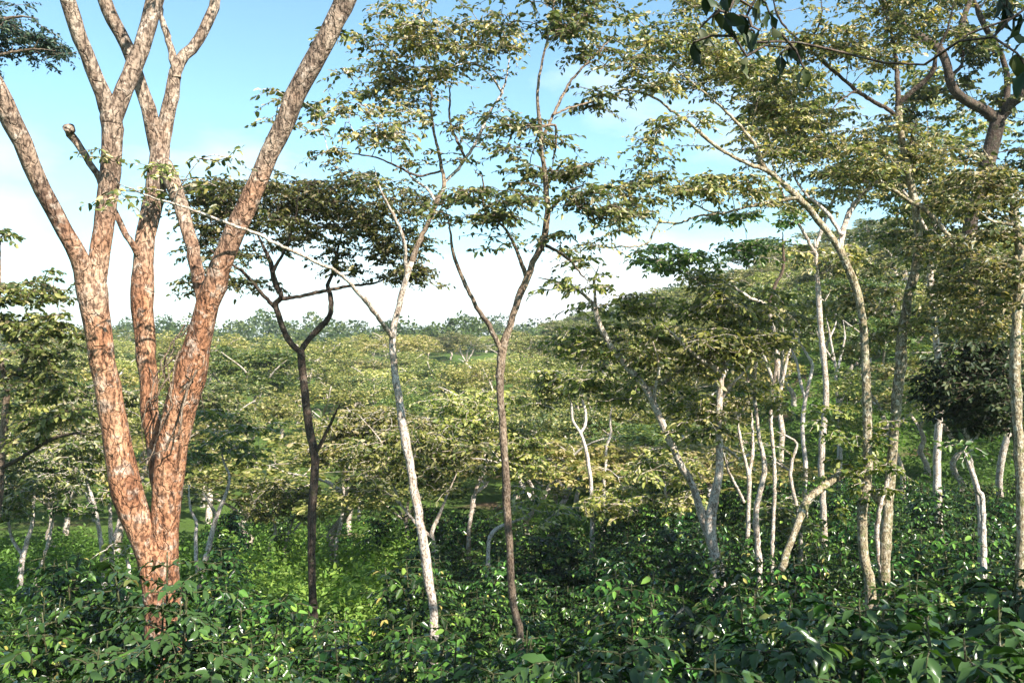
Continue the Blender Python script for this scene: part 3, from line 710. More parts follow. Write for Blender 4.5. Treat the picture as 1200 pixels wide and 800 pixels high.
build_tree('shade_tree', 'tall dark-topped tree on the right standing close behind the mossy one', 12.0, [
    ('trunk', 0, 0, [(1036, 676, 9), (1037, 640, 8.5), (1040, 600, 8.5), (1045, 540, 8.5), (1050, 480, 9), (1054, 440, 9), (1058, 390, 8.5), (1064, 350, 8), (1073, 315, 8), (1076, 280, 7.5), (1073, 245, 7), (1067, 215, 6.5), (1061, 185, 6), (1055, 150, 6), (1053, 125, 5.5)]),
    (BR, 0, 0.3, [(1053, 130, 5), (1052, 105, 4.4), (1051, 85, 4), (1048, 55, 3.4), (1040, 25, 2.6), (1030, -10, 2)], 'bark_dark'),
    (BR, 0, -0.4, [(1054, 122, 4.6), (1068, 108, 4.4), (1082, 96, 4.2), (1093, 84, 4), (1098, 62, 3.4), (1110, 35, 2.6), (1118, 0, 2)], 'bark_dark'),
    (BR, 0, -1.0, [(1052, 138, 4), (1040, 128, 3.6), (1022, 118, 3.4), (1003, 106, 3.2), (985, 90, 3), (962, 70, 2.8), (940, 50, 2.6), (920, 32, 2.4), (908, 8, 2), (903, -20, 1.6)], 'bark_dark'),
    (BR, -0.6, -1.0, [(944, 54, 2), (955, 38, 1.8), (962, 22, 1.8), (962, -8, 1.4)], 'bark_dark'),
    (BR, -0.5, -0.9, [(1003, 106, 2), (985, 118, 1.4), (975, 128, 1)], 'bark_dark'),
    ('dead_stub', 0, -0.2, [(1062, 186, 3.6), (1068, 168, 3.2), (1070, 152, 3.2), (1074, 145, 3.6)], 'bark_dark'),
    (BR, 0, -0.8, [(1068, 235, 4), (1088, 250, 3.6), (1104, 266, 3.4), (1122, 292, 3), (1140, 326, 2.8), (1160, 350, 2.4), (1180, 372, 1.6)], 'bark_moss'),
    (BR, 0, -0.6, [(1068, 238, 3), (1052, 226, 2.8), (1036, 215, 2.6), (1026, 200, 2)], 'bark_moss'),
    (BR, 0, -0.8, [(1033, 590, 7), (1015, 565, 7), (1000, 552, 8), (985, 556, 8), (965, 570, 7.5), (947, 586, 7), (938, 606, 6.5), (926, 636, 6), (915, 668, 6)], 'bark_moss'),
    (BR, -0.3, -0.3, [(1042, 560, 4), (1032, 590, 4), (1028, 620, 4), (1029, 650, 3.6), (1032, 672, 3.2)], 'bark_pale'),
], [(1080, 30, 60, 32, 0.8), (1010, 50, 60, 34, 0.8, -0.6), (960, 40, 50, 30, 0.8, -0.8), (1130, 330, 60, 40, 0.8, -0.8), (1150, 370, 60, 36, 0.7, -0.7), (1090, 370, 40, 30, 0.5), (1040, 180, 50, 30, 0.5), (1090, 190, 60, 34, 0.6, 0.4), (1010, 150, 50, 26, 0.5), (1030, 340, 50, 36, 0.6, 0.5), (1060, -20, 120, 36, 0.7), (1025, 400, 40, 26, 0.4, 0.6), (1110, 230, 50, 26, 0.6, 0.5)],
    'bark_moss', 'leaf_ochre', 0.070, seed=19, tint=0.42, extra=h_extra, girth=0.66)
build_tree('shade_tree', 'dark mossy tree in the upper right corner with thick twisting fork', 18.0, [
    ('trunk', 0, 0, [(1196, 640, 8), (1196, 560, 8), (1188, 480, 7.5), (1164, 410, 7.5), (1144, 350, 8.5), (1135, 300, 10), (1138, 252, 11), (1147, 225, 11), (1156, 195, 11), (1164, 165, 11), (1170, 135, 11)]),
    (BR, 0, -0.4, [(1168, 142, 9), (1155, 130, 8), (1140, 122, 7.5), (1124, 112, 7), (1114, 98, 7), (1110, 80, 7), (1104, 62, 7), (1090, 50, 6.5), (1070, 38, 6), (1050, 22, 5), (1036, 5, 4.5), (1020, -25, 4)]),
    (BR, 0, 0.4, [(1171, 140, 8), (1178, 122, 6), (1181, 105, 5), (1179, 82, 4.6), (1170, 58, 4.4), (1158, 38, 4), (1147, 15, 4), (1138, -12, 3.4)]),
    (BR, 0, -0.6, [(1173, 138, 9), (1186, 120, 9), (1200, 110, 9), (1220, 96, 8), (1250, 70, 7)]),
    (BR, -0.2, 0.3, [(1128, 66, 3.4), (1124, 48, 4), (1127, 30, 4.4), (1134, 8, 4.4), (1140, -14, 4)]),
    (BR, -0.2, 0.2, [(1113, 90, 3), (1126, 78, 3), (1130, 62, 3)]),
], [(1150, 60, 60, 34, 0.6), (1170, 200, 60, 50, 0.7, 0.8), (1090, 20, 60, 26, 0.7), (1180, 300, 60, 50, 0.8, 1.2), (1150, -20, 110, 30, 0.8), (1130, 360, 70, 40, 0.9, -1.5), (1190, 110, 50, 40, 0.6), (1100, 120, 60, 40, 0.6, 1.5), (1120, 250, 60, 40, 0.6, 1.5)],
    'bark_dark', 'leaf_ochre', 0.12, seed=20, tint=0.35)
build_tree('shade_tree', 'straight trunk cut by the right edge of the picture', 10.5, [
    ('trunk', 0, 0, [(1196, 680, 8), (1197, 600, 7.5), (1194, 520, 7.5), (1190, 440, 8), (1191, 380, 7.5), (1196, 320, 7), (1192, 270, 6), (1188, 235, 5.5)]),
    (BR, 0, 0.6, [(1194, 300, 4), (1184, 306, 3), (1178, 320, 2.4)]),
    (BR, 0, -0.6, [(1191, 262, 4), (1175, 262, 3), (1160, 258, 2.4), (1148, 248, 1.8)]),
    (BR, 0, 0.5, [(1188, 238, 4), (1176, 215, 3), (1165, 195, 2.4), (1150, 170, 1.8)]),
], [(1180, 215, 50, 34, 0.8), (1150, 270, 50, 30, 0.7), (1190, 330, 50, 40, 0.8), (1130, 210, 60, 34, 0.6, 0.8), (1110, 290, 50, 30, 0.6, 1.0)],
    'bark_moss', 'leaf_ochre', 0.078, seed=21, tint=0.45)

build_tree('shade_tree', 'tall yellowish crown far behind, between the two tall mossy trunks and the corner tree', 21.0, [
    ('trunk', 0, 0, [(1100, 610, 6), (1098, 540, 6), (1102, 450, 5.5), (1095, 380, 5), (1090, 320, 4.5), (1096, 270, 4)]),
    (BR, 0, 0.8, [(1096, 280, 3.4), (1110, 240, 3), (1130, 200, 2.4), (1140, 160, 1.8)]),
    (BR, 0, -0.8, [(1094, 290, 3.4), (1075, 250, 3), (1050, 210, 2.4), (1030, 170, 1.8)]),
    (BR, 0, -0.8, [(1095, 285, 3), (1096, 230, 2.6), (1090, 180, 2.2), (1085, 120, 1.8)])],
    [(1090, 160, 90, 30, 0.9), (1040, 200, 60, 30, 0.8), (1140, 210, 60, 34, 0.8), (1090, 240, 90, 30, 0.8), (1060, 280, 70, 30, 0.8), (1130, 300, 60, 30, 0.8), (1080, 110, 70, 26, 0.7)],
    'bark_pale', 'leaf_ochre', 0.13, seed=25, tint=0.45, spread=0.42, dens_all=1.5)
build_tree('shade_tree', 'tall ochre crown behind the arching limb of the mossy tree', 20.0, [
    ('trunk', 0, 0, [(965, 600, 5), (962, 540, 5), (968, 460, 4.6), (962, 390, 4.4), (958, 330, 4), (955, 280, 3.4)]),
    (BR, 0, 0.8, [(956, 290, 3), (970, 250, 2.6), (990, 200, 2), (1000, 150, 1.6)]),
    (BR, 0, -0.8, [(957, 300, 3), (935, 260, 2.6), (910, 210, 2.2), (900, 150, 1.6)])],
    [(940, 110, 80, 34, 0.8), (960, 160, 70, 30, 0.8), (900, 150, 60, 34, 0.7), (1000, 190, 50, 30, 0.7), (950, 230, 60, 26, 0.5), (890, 90, 60, 30, 0.7), (960, 300, 60, 30, 0.6)],
    'bark_pale', 'leaf_ochre', 0.13, seed=26, tint=0.5, spread=0.42, dens_all=1.5)

# --- the dark tree at the right
build_tree('evergreen_tree', 'dense black-green evergreen tree at the right, its crown in shade', 14.5, [
    ('trunk', 0, 0, [(1150, 610, 5), (1147, 590, 5), (1143, 565, 4.6), (1137, 545, 4.4), (1130, 522, 4), (1135, 490, 3.6), (1140, 450, 3)], 'bark_white'),
    (BR, 0, -0.3, [(1139, 550, 3), (1137, 530, 3), (1148, 505, 2.4), (1160, 470, 2)], 'bark_white'),
], [(1140, 445, 58, 52, 1.5), (1150, 470, 50, 44, 1.2, -0.6), (1105, 462, 30, 28, 1.0), (1172, 455, 36, 30, 0.9), (1160, 408, 44, 18, 0.8), (1125, 412, 26, 16, 0.7), (1125, 500, 34, 14, 0.8), (1165, 495, 30, 16, 0.7), (1095, 430, 18, 14, 0.5), (1185, 425, 20, 20, 0.6), (1100, 490, 18, 12, 0.5)],
    'bark_dark', 'leaf_dark_shade', 0.10, seed=22, tint=0.45, spread=0.32, dens_all=2.0)

# --- feathery crown in the upper left corner and the crown below it at the left edge
build_tree('acacia_tree', 'feathery bluish crown hanging in the upper left corner', 15.0, [
    ('trunk', 0, 0, [(-120, 720, 14), (-118, 500, 13), (-130, 300, 12), (-120, 160, 10), (-100, 90, 9)]),
    (BR, 0, -0.5, [(-105, 110, 6), (-60, 60, 5), (-20, 30, 4), (20, 20, 2.6), (45, 22, 1.6)]),
    (BR, 0, -0.5, [(-100, 100, 5), (-50, 85, 4), (0, 65, 2.6), (40, 58, 1.8), (65, 60, 1.2)]),
], [(10, 45, 60, 24, 1.3), (55, 55, 28, 16, 1.1), (10, 15, 40, 14, 0.6), (70, 68, 14, 10, 0.6), (-50, 50, 60, 40, 1.0)],
    'bark_brown', 'leaf_blue', 0.07, seed=23, tint=0.4, per=12)
build_tree('shade_tree', 'brownish low crown at the left edge, level with the far ridge', 15.0, [
    ('trunk', 0, 0, [(-20, 720, 7), (-10, 640, 7), (0, 560, 6.5), (6, 490, 6), (10, 450, 5)]),
    (BR, 0, 0.4, [(9, 460, 4), (25, 430, 3.5), (45, 400, 3), (70, 370, 2)], 'bark_brown'),
    (BR, 0, -0.4, [(9, 460, 4), (0, 420, 3.5), (-10, 380, 3), (-10, 330, 2)], 'bark_brown'),
    (BR, 0, -1.5, [(2, 548, 3.5), (30, 533, 3.2), (60, 515, 3), (85, 508, 2.6), (110, 510, 2)], 'bark_dark'),
    (BR, 0.1, 0.2, [(-4, 400, 2.5), (0, 340, 2), (0, 290, 1.6), (5, 265, 1.2)], 'bark_brown'),
], [(40, 340, 55, 22, 1.1), (20, 380, 60, 26, 1.0), (60, 400, 40, 26, 0.9), (5, 280, 18, 24, 0.35), (30, 440, 60, 30, 0.9), (70, 470, 50, 30, 0.8, -0.6), (30, 510, 50, 22, 0.6, -0.6)],
    'bark_brown', 'leaf_olive', 0.11, seed=24, tint=0.42, dens_all=2.1)

# ================================================================== TRACED TREES IN THE MIDDLE DISTANCE
def mid(label, Y, stems, pads, seed, bark='bark_white', leaf='leaf_khaki', leafL=0.12, tint=0.5):
    return build_tree('shade_tree', label, Y, stems, pads, bark, leaf, leafL, seed=seed, group='pale-stemmed trees in the middle distance', twiglets=3, per=8, spread=0.36, girth=0.76, dens_all=1.8, tint=tint, sides=7, clump=0.3, rough=0.08, thick=1.3)

mid('pale trunk leaning right, leftmost of the white stems', 19, [
    ('trunk', 0, 0, [(22, 706, 4.2), (24, 680, 4), (26, 655, 4), (33, 630, 3.6), (38, 612, 3.2), (40, 580, 2.8), (46, 552, 2.4)]),
    (BR, 0, 0.4, [(26, 650, 2.6), (14, 630, 2.4), (8, 600, 2), (4, 570, 1.6)])],
    [(40, 560, 70, 34, 0.9), (0, 590, 50, 26, 0.8), (60, 530, 60, 26, 0.8)], 31, leaf='leaf_olive')
mid('thin slanting stem beside the leftmost white trunk', 20, [
    ('trunk', 0, 0, [(37, 700, 3), (43, 675, 3), (52, 650, 2.8), (58, 628, 2.6), (63, 605, 2.2), (72, 575, 1.8)])],
    [(75, 560, 40, 28, 0.9), (95, 590, 30, 20, 0.6)], 32, leaf='leaf_green')
mid('white trunk close left of the big red trunk, curving up left', 20, [
    ('trunk', 0, 0, [(122, 676, 4), (120, 650, 3.8), (116, 620, 3.4), (110, 590, 3), (102, 565, 2.8), (104, 545, 2.6), (110, 524, 2.2)]),
    (BR, 0, 0.3, [(103, 560, 2.2), (96, 545, 1.8), (90, 525, 1.4)])],
    [(95, 500, 50, 28, 0.9), (110, 470, 50, 24, 0.8)], 33, leaf='leaf_olive')
mid('second white trunk left of the big red trunk, forked at the middle', 20.5, [
    ('trunk', 0, 0, [(132, 680, 4), (131, 655, 4), (130, 630, 3.4), (129, 600, 3), (126, 575, 2.8), (121, 555, 2.4)]),
    (BR, 0, 0.3, [(131, 640, 2.8), (135, 625, 2.6), (139, 610, 2.2), (142, 590, 1.8)])],
    [(140, 560, 40, 24, 0.7), (110, 540, 40, 20, 0.7)], 34)
mid('short white stump-like trunk beside the foot of the red tree', 15, [
    ('trunk', 0, 0, [(146, 716, 3.4), (149, 695, 3.4), (152, 670, 3.2), (149, 655, 2.8), (146, 640, 2.2)])],
    [(140, 640, 26, 14, 0.5)], 35, leaf='leaf_green')
mid('white V-shaped tree right of the big red trunk', 18, [
    ('trunk', 0, 0, [(232, 690, 4.4), (235, 675, 4.2), (241, 655, 4.2), (248, 625, 4), (256, 600, 3.6), (264, 580, 3), (269, 560, 2.6), (262, 540, 2.2), (258, 520, 1.8)]),
    (BR, 0, 0.6, [(232, 680, 3.2), (230, 655, 3), (229, 630, 3), (230, 612, 2.8), (223, 595, 2.4), (221, 568, 2)]),
    (BR, 0, -0.4, [(254, 604, 2.6), (246, 590, 2.4), (237, 575, 2)])],
    [(255, 530, 60, 24, 0.5), (270, 500, 60, 22, 0.5), (225, 545, 30, 18, 0.4)], 36, leaf='leaf_green')
mid('small crooked white stem left of the slim dark tree', 24, [
    ('trunk', 0, 0, [(316, 646, 2.6), (318, 634, 2.6), (323, 622, 2.4), (320, 608, 2.2), (320, 590, 2)])],
    [(318, 575, 45, 20, 1.0), (300, 600, 30, 14, 0.7)], 37)
mid('small white forked stem just left of the slim dark trunk', 24, [
    ('trunk', 0, 0, [(333, 646, 2.6), (337, 628, 2.4), (343, 610, 2.2), (349, 592, 1.8)]),
    (BR, 0, 0.3, [(343, 624, 1.8), (350, 614, 1.8), (358, 604, 1.4)])],
    [(350, 575, 45, 22, 1.0), (365, 595, 26, 14, 0.7)], 38)
mid('white forked tree between the slim dark tree and the pale-barked tree', 22, [
    ('trunk', 0, 0, [(394, 640, 3), (399, 615, 3), (403, 588, 3), (404, 578, 2.8), (400, 562, 2.4), (405, 545, 2)]),
    (BR, 0, 0.4, [(404, 582, 2.4), (412, 565, 2.2), (422, 552, 2), (436, 536, 1.6)])],
    [(420, 525, 70, 22, 1.0), (460, 500, 60, 22, 1.0), (400, 500, 50, 20, 0.8)], 39)
mid('forked grey tree half hidden behind the pale-barked trunk', 19, [
    ('trunk', 0, 0, [(508, 640, 4), (506, 625, 3.8), (510, 612, 3.4), (516, 600, 3), (524, 580, 2.4), (535, 555, 2)]),
    (BR, 0, 0.4, [(505, 628, 3), (492, 618, 2.6), (482, 606, 2.4), (470, 592, 2), (450, 575, 1.6)]),
    (BR, 0.2, 0.6, [(470, 592, 1.8), (458, 560, 1.6), (448, 520, 1.4), (420, 485, 1.2)])],
    [(480, 560, 75, 24, 0.9), (530, 530, 60, 22, 0.9), (440, 540, 40, 20, 0.8), (490, 515, 80, 22, 0.9)], 40, bark='bark_pale')
mid('pale bent tree left of the central trunk, bowing to the right', 21, [
    ('trunk', 0, 0, [(549, 632, 3.6), (551, 610, 3.4), (555, 585, 3.2), (562, 562, 3), (572, 543, 2.8), (566, 530, 2.4), (556, 515, 2), (542, 503, 1.6)]),
    (BR, 0, 0.4, [(572, 545, 2.4), (580, 530, 2), (590, 510, 1.6)])],
    [(560, 480, 75, 24, 1.0), (600, 510, 50, 24, 1.0), (540, 520, 40, 16, 0.6), (610, 545, 50, 22, 0.9)], 41, bark='bark_pale')
mid('low pale bough reaching right behind the central trunk', 17, [
    ('trunk', 0, 0, [(572, 650, 3), (574, 630, 3), (580, 621, 2.8), (590, 615, 2.6), (602, 611, 2.4), (614, 606, 2), (628, 600, 1.6)])],
    [(635, 600, 45, 14, 0.8), (620, 585, 40, 14, 0.8)], 42)
mid('slender S-curved grey tree before the dark gap right of centre', 20, [
    ('trunk', 0, 0, [(694, 626, 3.4), (694, 600, 3.2), (693, 575, 3.2), (690, 545, 3.2), (685, 520, 3), (679, 505, 2.8), (671, 492, 2.4), (670, 475, 2.2), (666, 462, 1.8)]),
    (BR, 0, 0.5, [(680, 508, 2.6), (686, 496, 2.4), (686, 480, 2.4), (682, 466, 2.2), (688, 450, 1.8)])],
    [(675, 445, 60, 16, 0.8), (650, 460, 40, 16, 0.8)], 43)
mid('thin pale stem in the dark gap right of centre', 24, [
    ('trunk', 0, 0, [(708, 560, 2.4), (710, 545, 2.4), (711, 522, 2.2), (716, 508, 2.2), (715, 490, 2), (719, 470, 1.8)])],
    [(720, 458, 40, 16, 0.9)], 44)
mid('thin straight stem below the leaning pale tree', 19, [
    ('trunk', 0, 0, [(780, 640, 3), (779, 610, 2.8), (780, 580, 2.6), (777, 550, 2.2)])],
    [(770, 545, 50, 20, 0.8), (740, 590, 60, 24, 0.9), (800, 580, 40, 20, 0.7)], 45, bark='bark_pale')
mid('crooked pale trunk standing alone right of the thick white trunk', 14.5, [
    ('trunk', 0, 0, [(890, 668, 4.4), (888, 640, 4.4), (886, 600, 4.2), (891, 575, 4), (896, 548, 4), (891, 520, 3.6), (887, 490, 3.4), (884, 460, 3), (886, 430, 2.4), (892, 400, 2)]),
    (BR, 0, 0.5, [(885, 470, 2.4), (875, 440, 2), (870, 410, 1.6)])],
    [(890, 400, 50, 24, 0.6), (880, 440, 50, 22, 0.5)], 46, bark='bark_pale', leafL=0.12)
mid('forked pale stem between the two trunks right of centre', 17, [
    ('trunk', 0, 0, [(876, 640, 3.6), (877, 600, 3.4), (878, 562, 3.4), (875, 545, 3), (869, 522, 2.6), (865, 498, 2.4), (864, 478, 2)]),
    (BR, 0, 0.5, [(878, 556, 2.8), (882, 530, 2.6), (882, 505, 2.4), (881, 480, 2)]),
    (BR, 0, -0.4, [(872, 588, 2.6), (862, 568, 2.4), (853, 550, 2.2), (848, 530, 1.8)])],
    [(870, 460, 45, 18, 0.6), (850, 520, 36, 18, 0.5)], 47, bark='bark_pale')
mid('grey forked tree before the bare earth bank', 24, [
    ('trunk', 0, 0, [(943, 570, 3.6), (944, 545, 3.4), (941, 515, 3.2), (941, 490, 3), (944, 468, 3), (948, 448, 2.8), (952, 428, 2.6), (944, 412, 2.2), (936, 398, 1.8), (938, 380, 1.5)]),
    (BR, 0, 0.5, [(944, 466, 2.6), (938, 448, 2.4), (934, 425, 2.2), (928, 408, 2), (932, 385, 1.6)])],
    [(930, 370, 50, 20, 0.6), (960, 360, 50, 18, 0.5), (915, 385, 40, 16, 0.5)], 48)
mid('thin bent stem left of the low mossy bough', 18, [
    ('trunk', 0, 0, [(938, 622, 3), (934, 595, 2.8), (927, 562, 2.8), (928, 540, 2.6), (934, 520, 2.4), (924, 512, 2), (910, 505, 1.6)]),
    (BR, 0, 0.4, [(928, 553, 2), (915, 545, 1.8), (904, 538, 1.4)])],
    [(915, 600, 40, 22, 0.8), (905, 520, 30, 14, 0.4)], 49, bark='bark_pale', leaf='leaf_green')
mid('bare white dead branches on the hillside left of the tall mossy trunk', 30, [
    ('trunk', 0, 0, [(984, 500, 3), (983, 480, 2.8), (980, 455, 2.6), (979, 430, 2.4), (975, 408, 2.2), (972, 390, 1.8), (968, 372, 1.4)]),
    (BR, 0, 0.4, [(980, 440, 2), (986, 415, 1.8), (990, 395, 1.6), (988, 375, 1.2)]),
    (BR, 0, 0.4, [(983, 475, 2), (992, 455, 1.8), (990, 440, 1.4)]),
    (BR, 0, -0.4, [(978, 425, 1.6), (962, 400, 1.4), (955, 382, 1.2)]),
    (BR, 0, 0.4, [(973, 395, 1.4), (979, 380, 1.2), (980, 365, 1)])],
    [(985, 362, 26, 8, 0.3)], 50)
mid('grey leaning sapling half covered by the black-green evergreen', 13.5, [
    ('trunk', 0, 0, [(1152, 600, 4), (1146, 575, 3.8), (1139, 553, 3.4), (1134, 538, 3), (1127, 525, 2.4)])],
    [(1120, 520, 30, 14, 0.6)], 51, leaf='leaf_green')

# ================================================================== TREES ON THE FAR SLOPES (copies of a few builds)
def proto_tree(seed, height, crown_r, leafmat, bark, tint, n_spray=360, leafL=0.125, dense=1.0):
    rng = np.random.default_rng(seed)
    tb = Tubes(); nd = Nodes()
    lean = rng.normal(0, 0.25, 2)
    P = [np.array([0, 0, -0.3])]; R = [0.11]
    fork = height * rng.uniform(0.35, 0.5)
    for k in range(1, 5):
        t = k / 4
        P.append(np.array([lean[0] * t + rng.normal(0, 0.08), lean[1] * t + rng.normal(0, 0.08), fork * t])); R.append(0.10 - 0.03 * t)
    p_, r_ = catmull(P, R, 0.2)
    tb.add(p_, r_, 7, 0.08, rng)
    nl = rng.integers(3, 6); a0 = rng.uniform(0, 6.28)
    for k in range(nl):
        a = a0 + k * 6.283 / nl + rng.normal(0, 0.3)
        d = np.array([math.cos(a), math.sin(a), 0])
        rr = crown_r * rng.uniform(0.45, 0.75); hh = height * rng.uniform(0.8, 0.95)
        q = [P[-1], P[-1] + d * rr * 0.3 + [0, 0, (hh - fork) * 0.45], P[-1] + d * rr * 0.65 + [0, 0, (hh - fork) * 0.75], P[-1] + d * rr + [0, 0, hh - fork]]
        q[1] = q[1] + rng.normal(0, 0.12, 3); q[2] = q[2] + rng.normal(0, 0.15, 3)
        p_, r_ = catmull(q, [0.06, 0.05, 0.035, 0.015], 0.25)
        tb.add(p_, r_, 6, 0.08, rng)
        nd.extend(p_[2:], r_[2:])
    lv = Leaves()
    nc = 13
    ang = rng.uniform(0, 6.283, nc); rad = np.sqrt(rng.uniform(0.02, 1, nc)) * crown_r * 0.72
    cen = np.stack([np.cos(ang) * rad, np.sin(ang) * rad, height * (rng.uniform(0.90, 1.0, nc) - 0.34 * (rad / crown_r) ** 2 - 0.20 * rng.uniform(0, 1, nc))], -1)
    for c in cen:
        m = int(n_spray / nc * rng.uniform(0.6, 1.4))
        pr = crown_r * rng.uniform(0.24, 0.40)
        for _ in range(m):
            a = rng.uniform(0, 6.283); q = math.sqrt(rng.uniform(0, 1))
            tg = c + np.array([math.cos(a) * q * pr, math.sin(a) * q * pr, 0.55 * pr * (1 - q * q) + rng.normal(0, 0.10)])
            if rng.uniform() < 0.3: grow_twig(nd, tg, rng, tb, 1.6)
            spray(lv, None, tg, rng, leafL, 3, 8, 0.34, 0.3, tint_mid=tint)
    return tb.mesh('trunk', M[bark]), lv.mesh('crown', M[leafmat])

protos = [proto_tree(101, 5.6, 2.6, 'leaf_khaki', 'bark_pale', 0.55),
          proto_tree(102, 5.2, 2.9, 'leaf_khaki', 'bark_white', 0.65),
          proto_tree(103, 6.2, 2.4, 'leaf_olive', 'bark_pale', 0.55),
          proto_tree(104, 5.0, 2.7, 'leaf_ochre', 'bark_pale', 0.4),
          proto_tree(105, 5.8, 2.5, 'leaf_green', 'bark_pale', 0.55),
          proto_tree(106, 4.8, 2.8, 'leaf_khaki', 'bark_pale', 0.4)]

def zone(px):
    for lim, t in ((150, 'left of the big red trunk'), (367, 'between the big red and slim dark trees'), (485, 'between the slim dark and pale-barked trees'), (598, 'between the pale-barked and central trees'),
                   (735, 'just right of the central tree'), (850, 'around the leaning pale tree'), (1015, 'between the leaning pale and tall mossy trees')):
        if px < lim: return t
    return 'right of the two tall mossy trunks'

def place_far(k, x, y, s, sz, rz, label, group):
    tm, cm = protos[k]
    r = thing('shade_tree', label, 'tree', (x, y, float(gz(x, y))), group)
    r.rotation_euler = (0, 0, rz); r.scale = (s, s, sz)
    link('trunk', tm, r)
    c = link('crown', cm, r); c['kind'] = 'stuff'

rng = np.random.default_rng(77)
def top_py(Y):
    return float(np.interp(Y, [22, 26, 30, 40, 55, 75, 110, 160], [575, 545, 505, 470, 440, 418, 402, 394]))
spots = []
def try_spot(x, y, dmin):
    for (a, b) in spots:
        if (a - x) ** 2 + (b - y) ** 2 < dmin * dmin: return False
    spots.append((x, y)); return True
# the valley floor in the middle and on the left
count = 0
for _ in range(4000):
    if count >= 140: break
    Y = 24 * (165 / 24) ** (rng.uniform() ** 0.95)
    px = rng.uniform(-60, 900)
    if 648 < px < 735 and Y < 42: continue
    if px > 860 and Y < 60: continue
    x = (px - 600) / F * Y
    if not try_spot(x, Y, 3.2 + 0.034 * Y): continue
    z0 = float(gz(x, Y)) - CZ
    h = -(top_py(Y) - 400) / F * Y - z0 + rng.normal(0, 0.8)
    h = min(max(h, 3.2), 9.0)
    k = int(rng.choice(6, p=[0.25, 0.25, 0.1, 0.15, 0.08, 0.17]))
    sz = h / 5.4; s = (0.85 + 0.25 * h / 5.4) * rng.uniform(0.85, 1.35) * (1 + Y / 170)
    place_far(k, x, Y, s, sz, rng.uniform(0, 6.28), ('sunlit crown low in the valley, ' if Y < 40 else 'sunlit crown on the valley side, ' if Y < 75 else 'small crown below the ridge, ') + zone(px), 'sunlit valley trees ' + zone(px))
    count += 1
# the hillside on the right
count = 0
for _ in range(3000):
    if count >= 165: break
    Y = 25 * (170 / 25) ** rng.uniform()
    px = rng.uniform(630, 1290)
    if Y < 34 and px < 1030: continue
    if 925 < px < 1000 and Y < 44: continue
    x = (px - 600) / F * Y
    if not try_spot(x, Y, 2.6 + 0.027 * Y): continue
    k = int(rng.choice(6, p=[0.2, 0.1, 0.2, 0.1, 0.25, 0.15]))
    h = rng.uniform(4.5, 7.5)
    place_far(k, x, Y, (0.8 + 0.03 * h) * rng.uniform(0.9, 1.2) * (1 + Y / 150), h / 5.4, rng.uniform(0, 6.28), ('tree low on the right hillside, ' if Y < 65 else 'tree high on the right hillside, ') + zone(px), 'hillside trees ' + zone(px))
    count += 1

# far wood on the ridges: nobody could count it
def far_wood():
    rng = np.random.default_rng(9)
    lv = Leaves()
    n = 1300
    Y = 150 * (620 / 150) ** rng.uniform(0, 1, n)
    X = rng.uniform(-0.68, 0.72, n) * Y
    keep = rng.uniform(0, 1, n) < 0.85
    X, Y = X[keep], Y[keep]
    Z = gz(X, Y)
    for x, y, z in zip(X, Y, Z):
        R = rng.uniform(2.2, 4.8); H = rng.uniform(3.2, 8.5)
        m = 130
        d = unit(rng.normal(0, 1, (m, 3))); d[:, 2] = np.abs(d[:, 2]) * 1.0 - 0.25
        p = np.array([x, y, z + H * 0.6]) + d * np.array([R, R, H * 0.5]) * rng.uniform(0.7, 1.05, (m, 1))
        L = rng.uniform(0.4, 0.95, m)
        tone = rng.uniform(0.1, 0.7)
        lv.add(p, rng.normal(0, 1, (m, 3)) * [1, 1, 0.5], d + rng.normal(0, 0.5, (m, 3)), L, L * 0.7, np.clip(rng.normal(tone, 0.15, m), 0, 1))
    o = link('far_wood', lv.mesh('far_wood', M['leaf_green']))
    o['kind'] = 'stuff'; o['label'] = 'distant wooded ridge along the skyline'; o['category'] = 'forest'
far_wood()

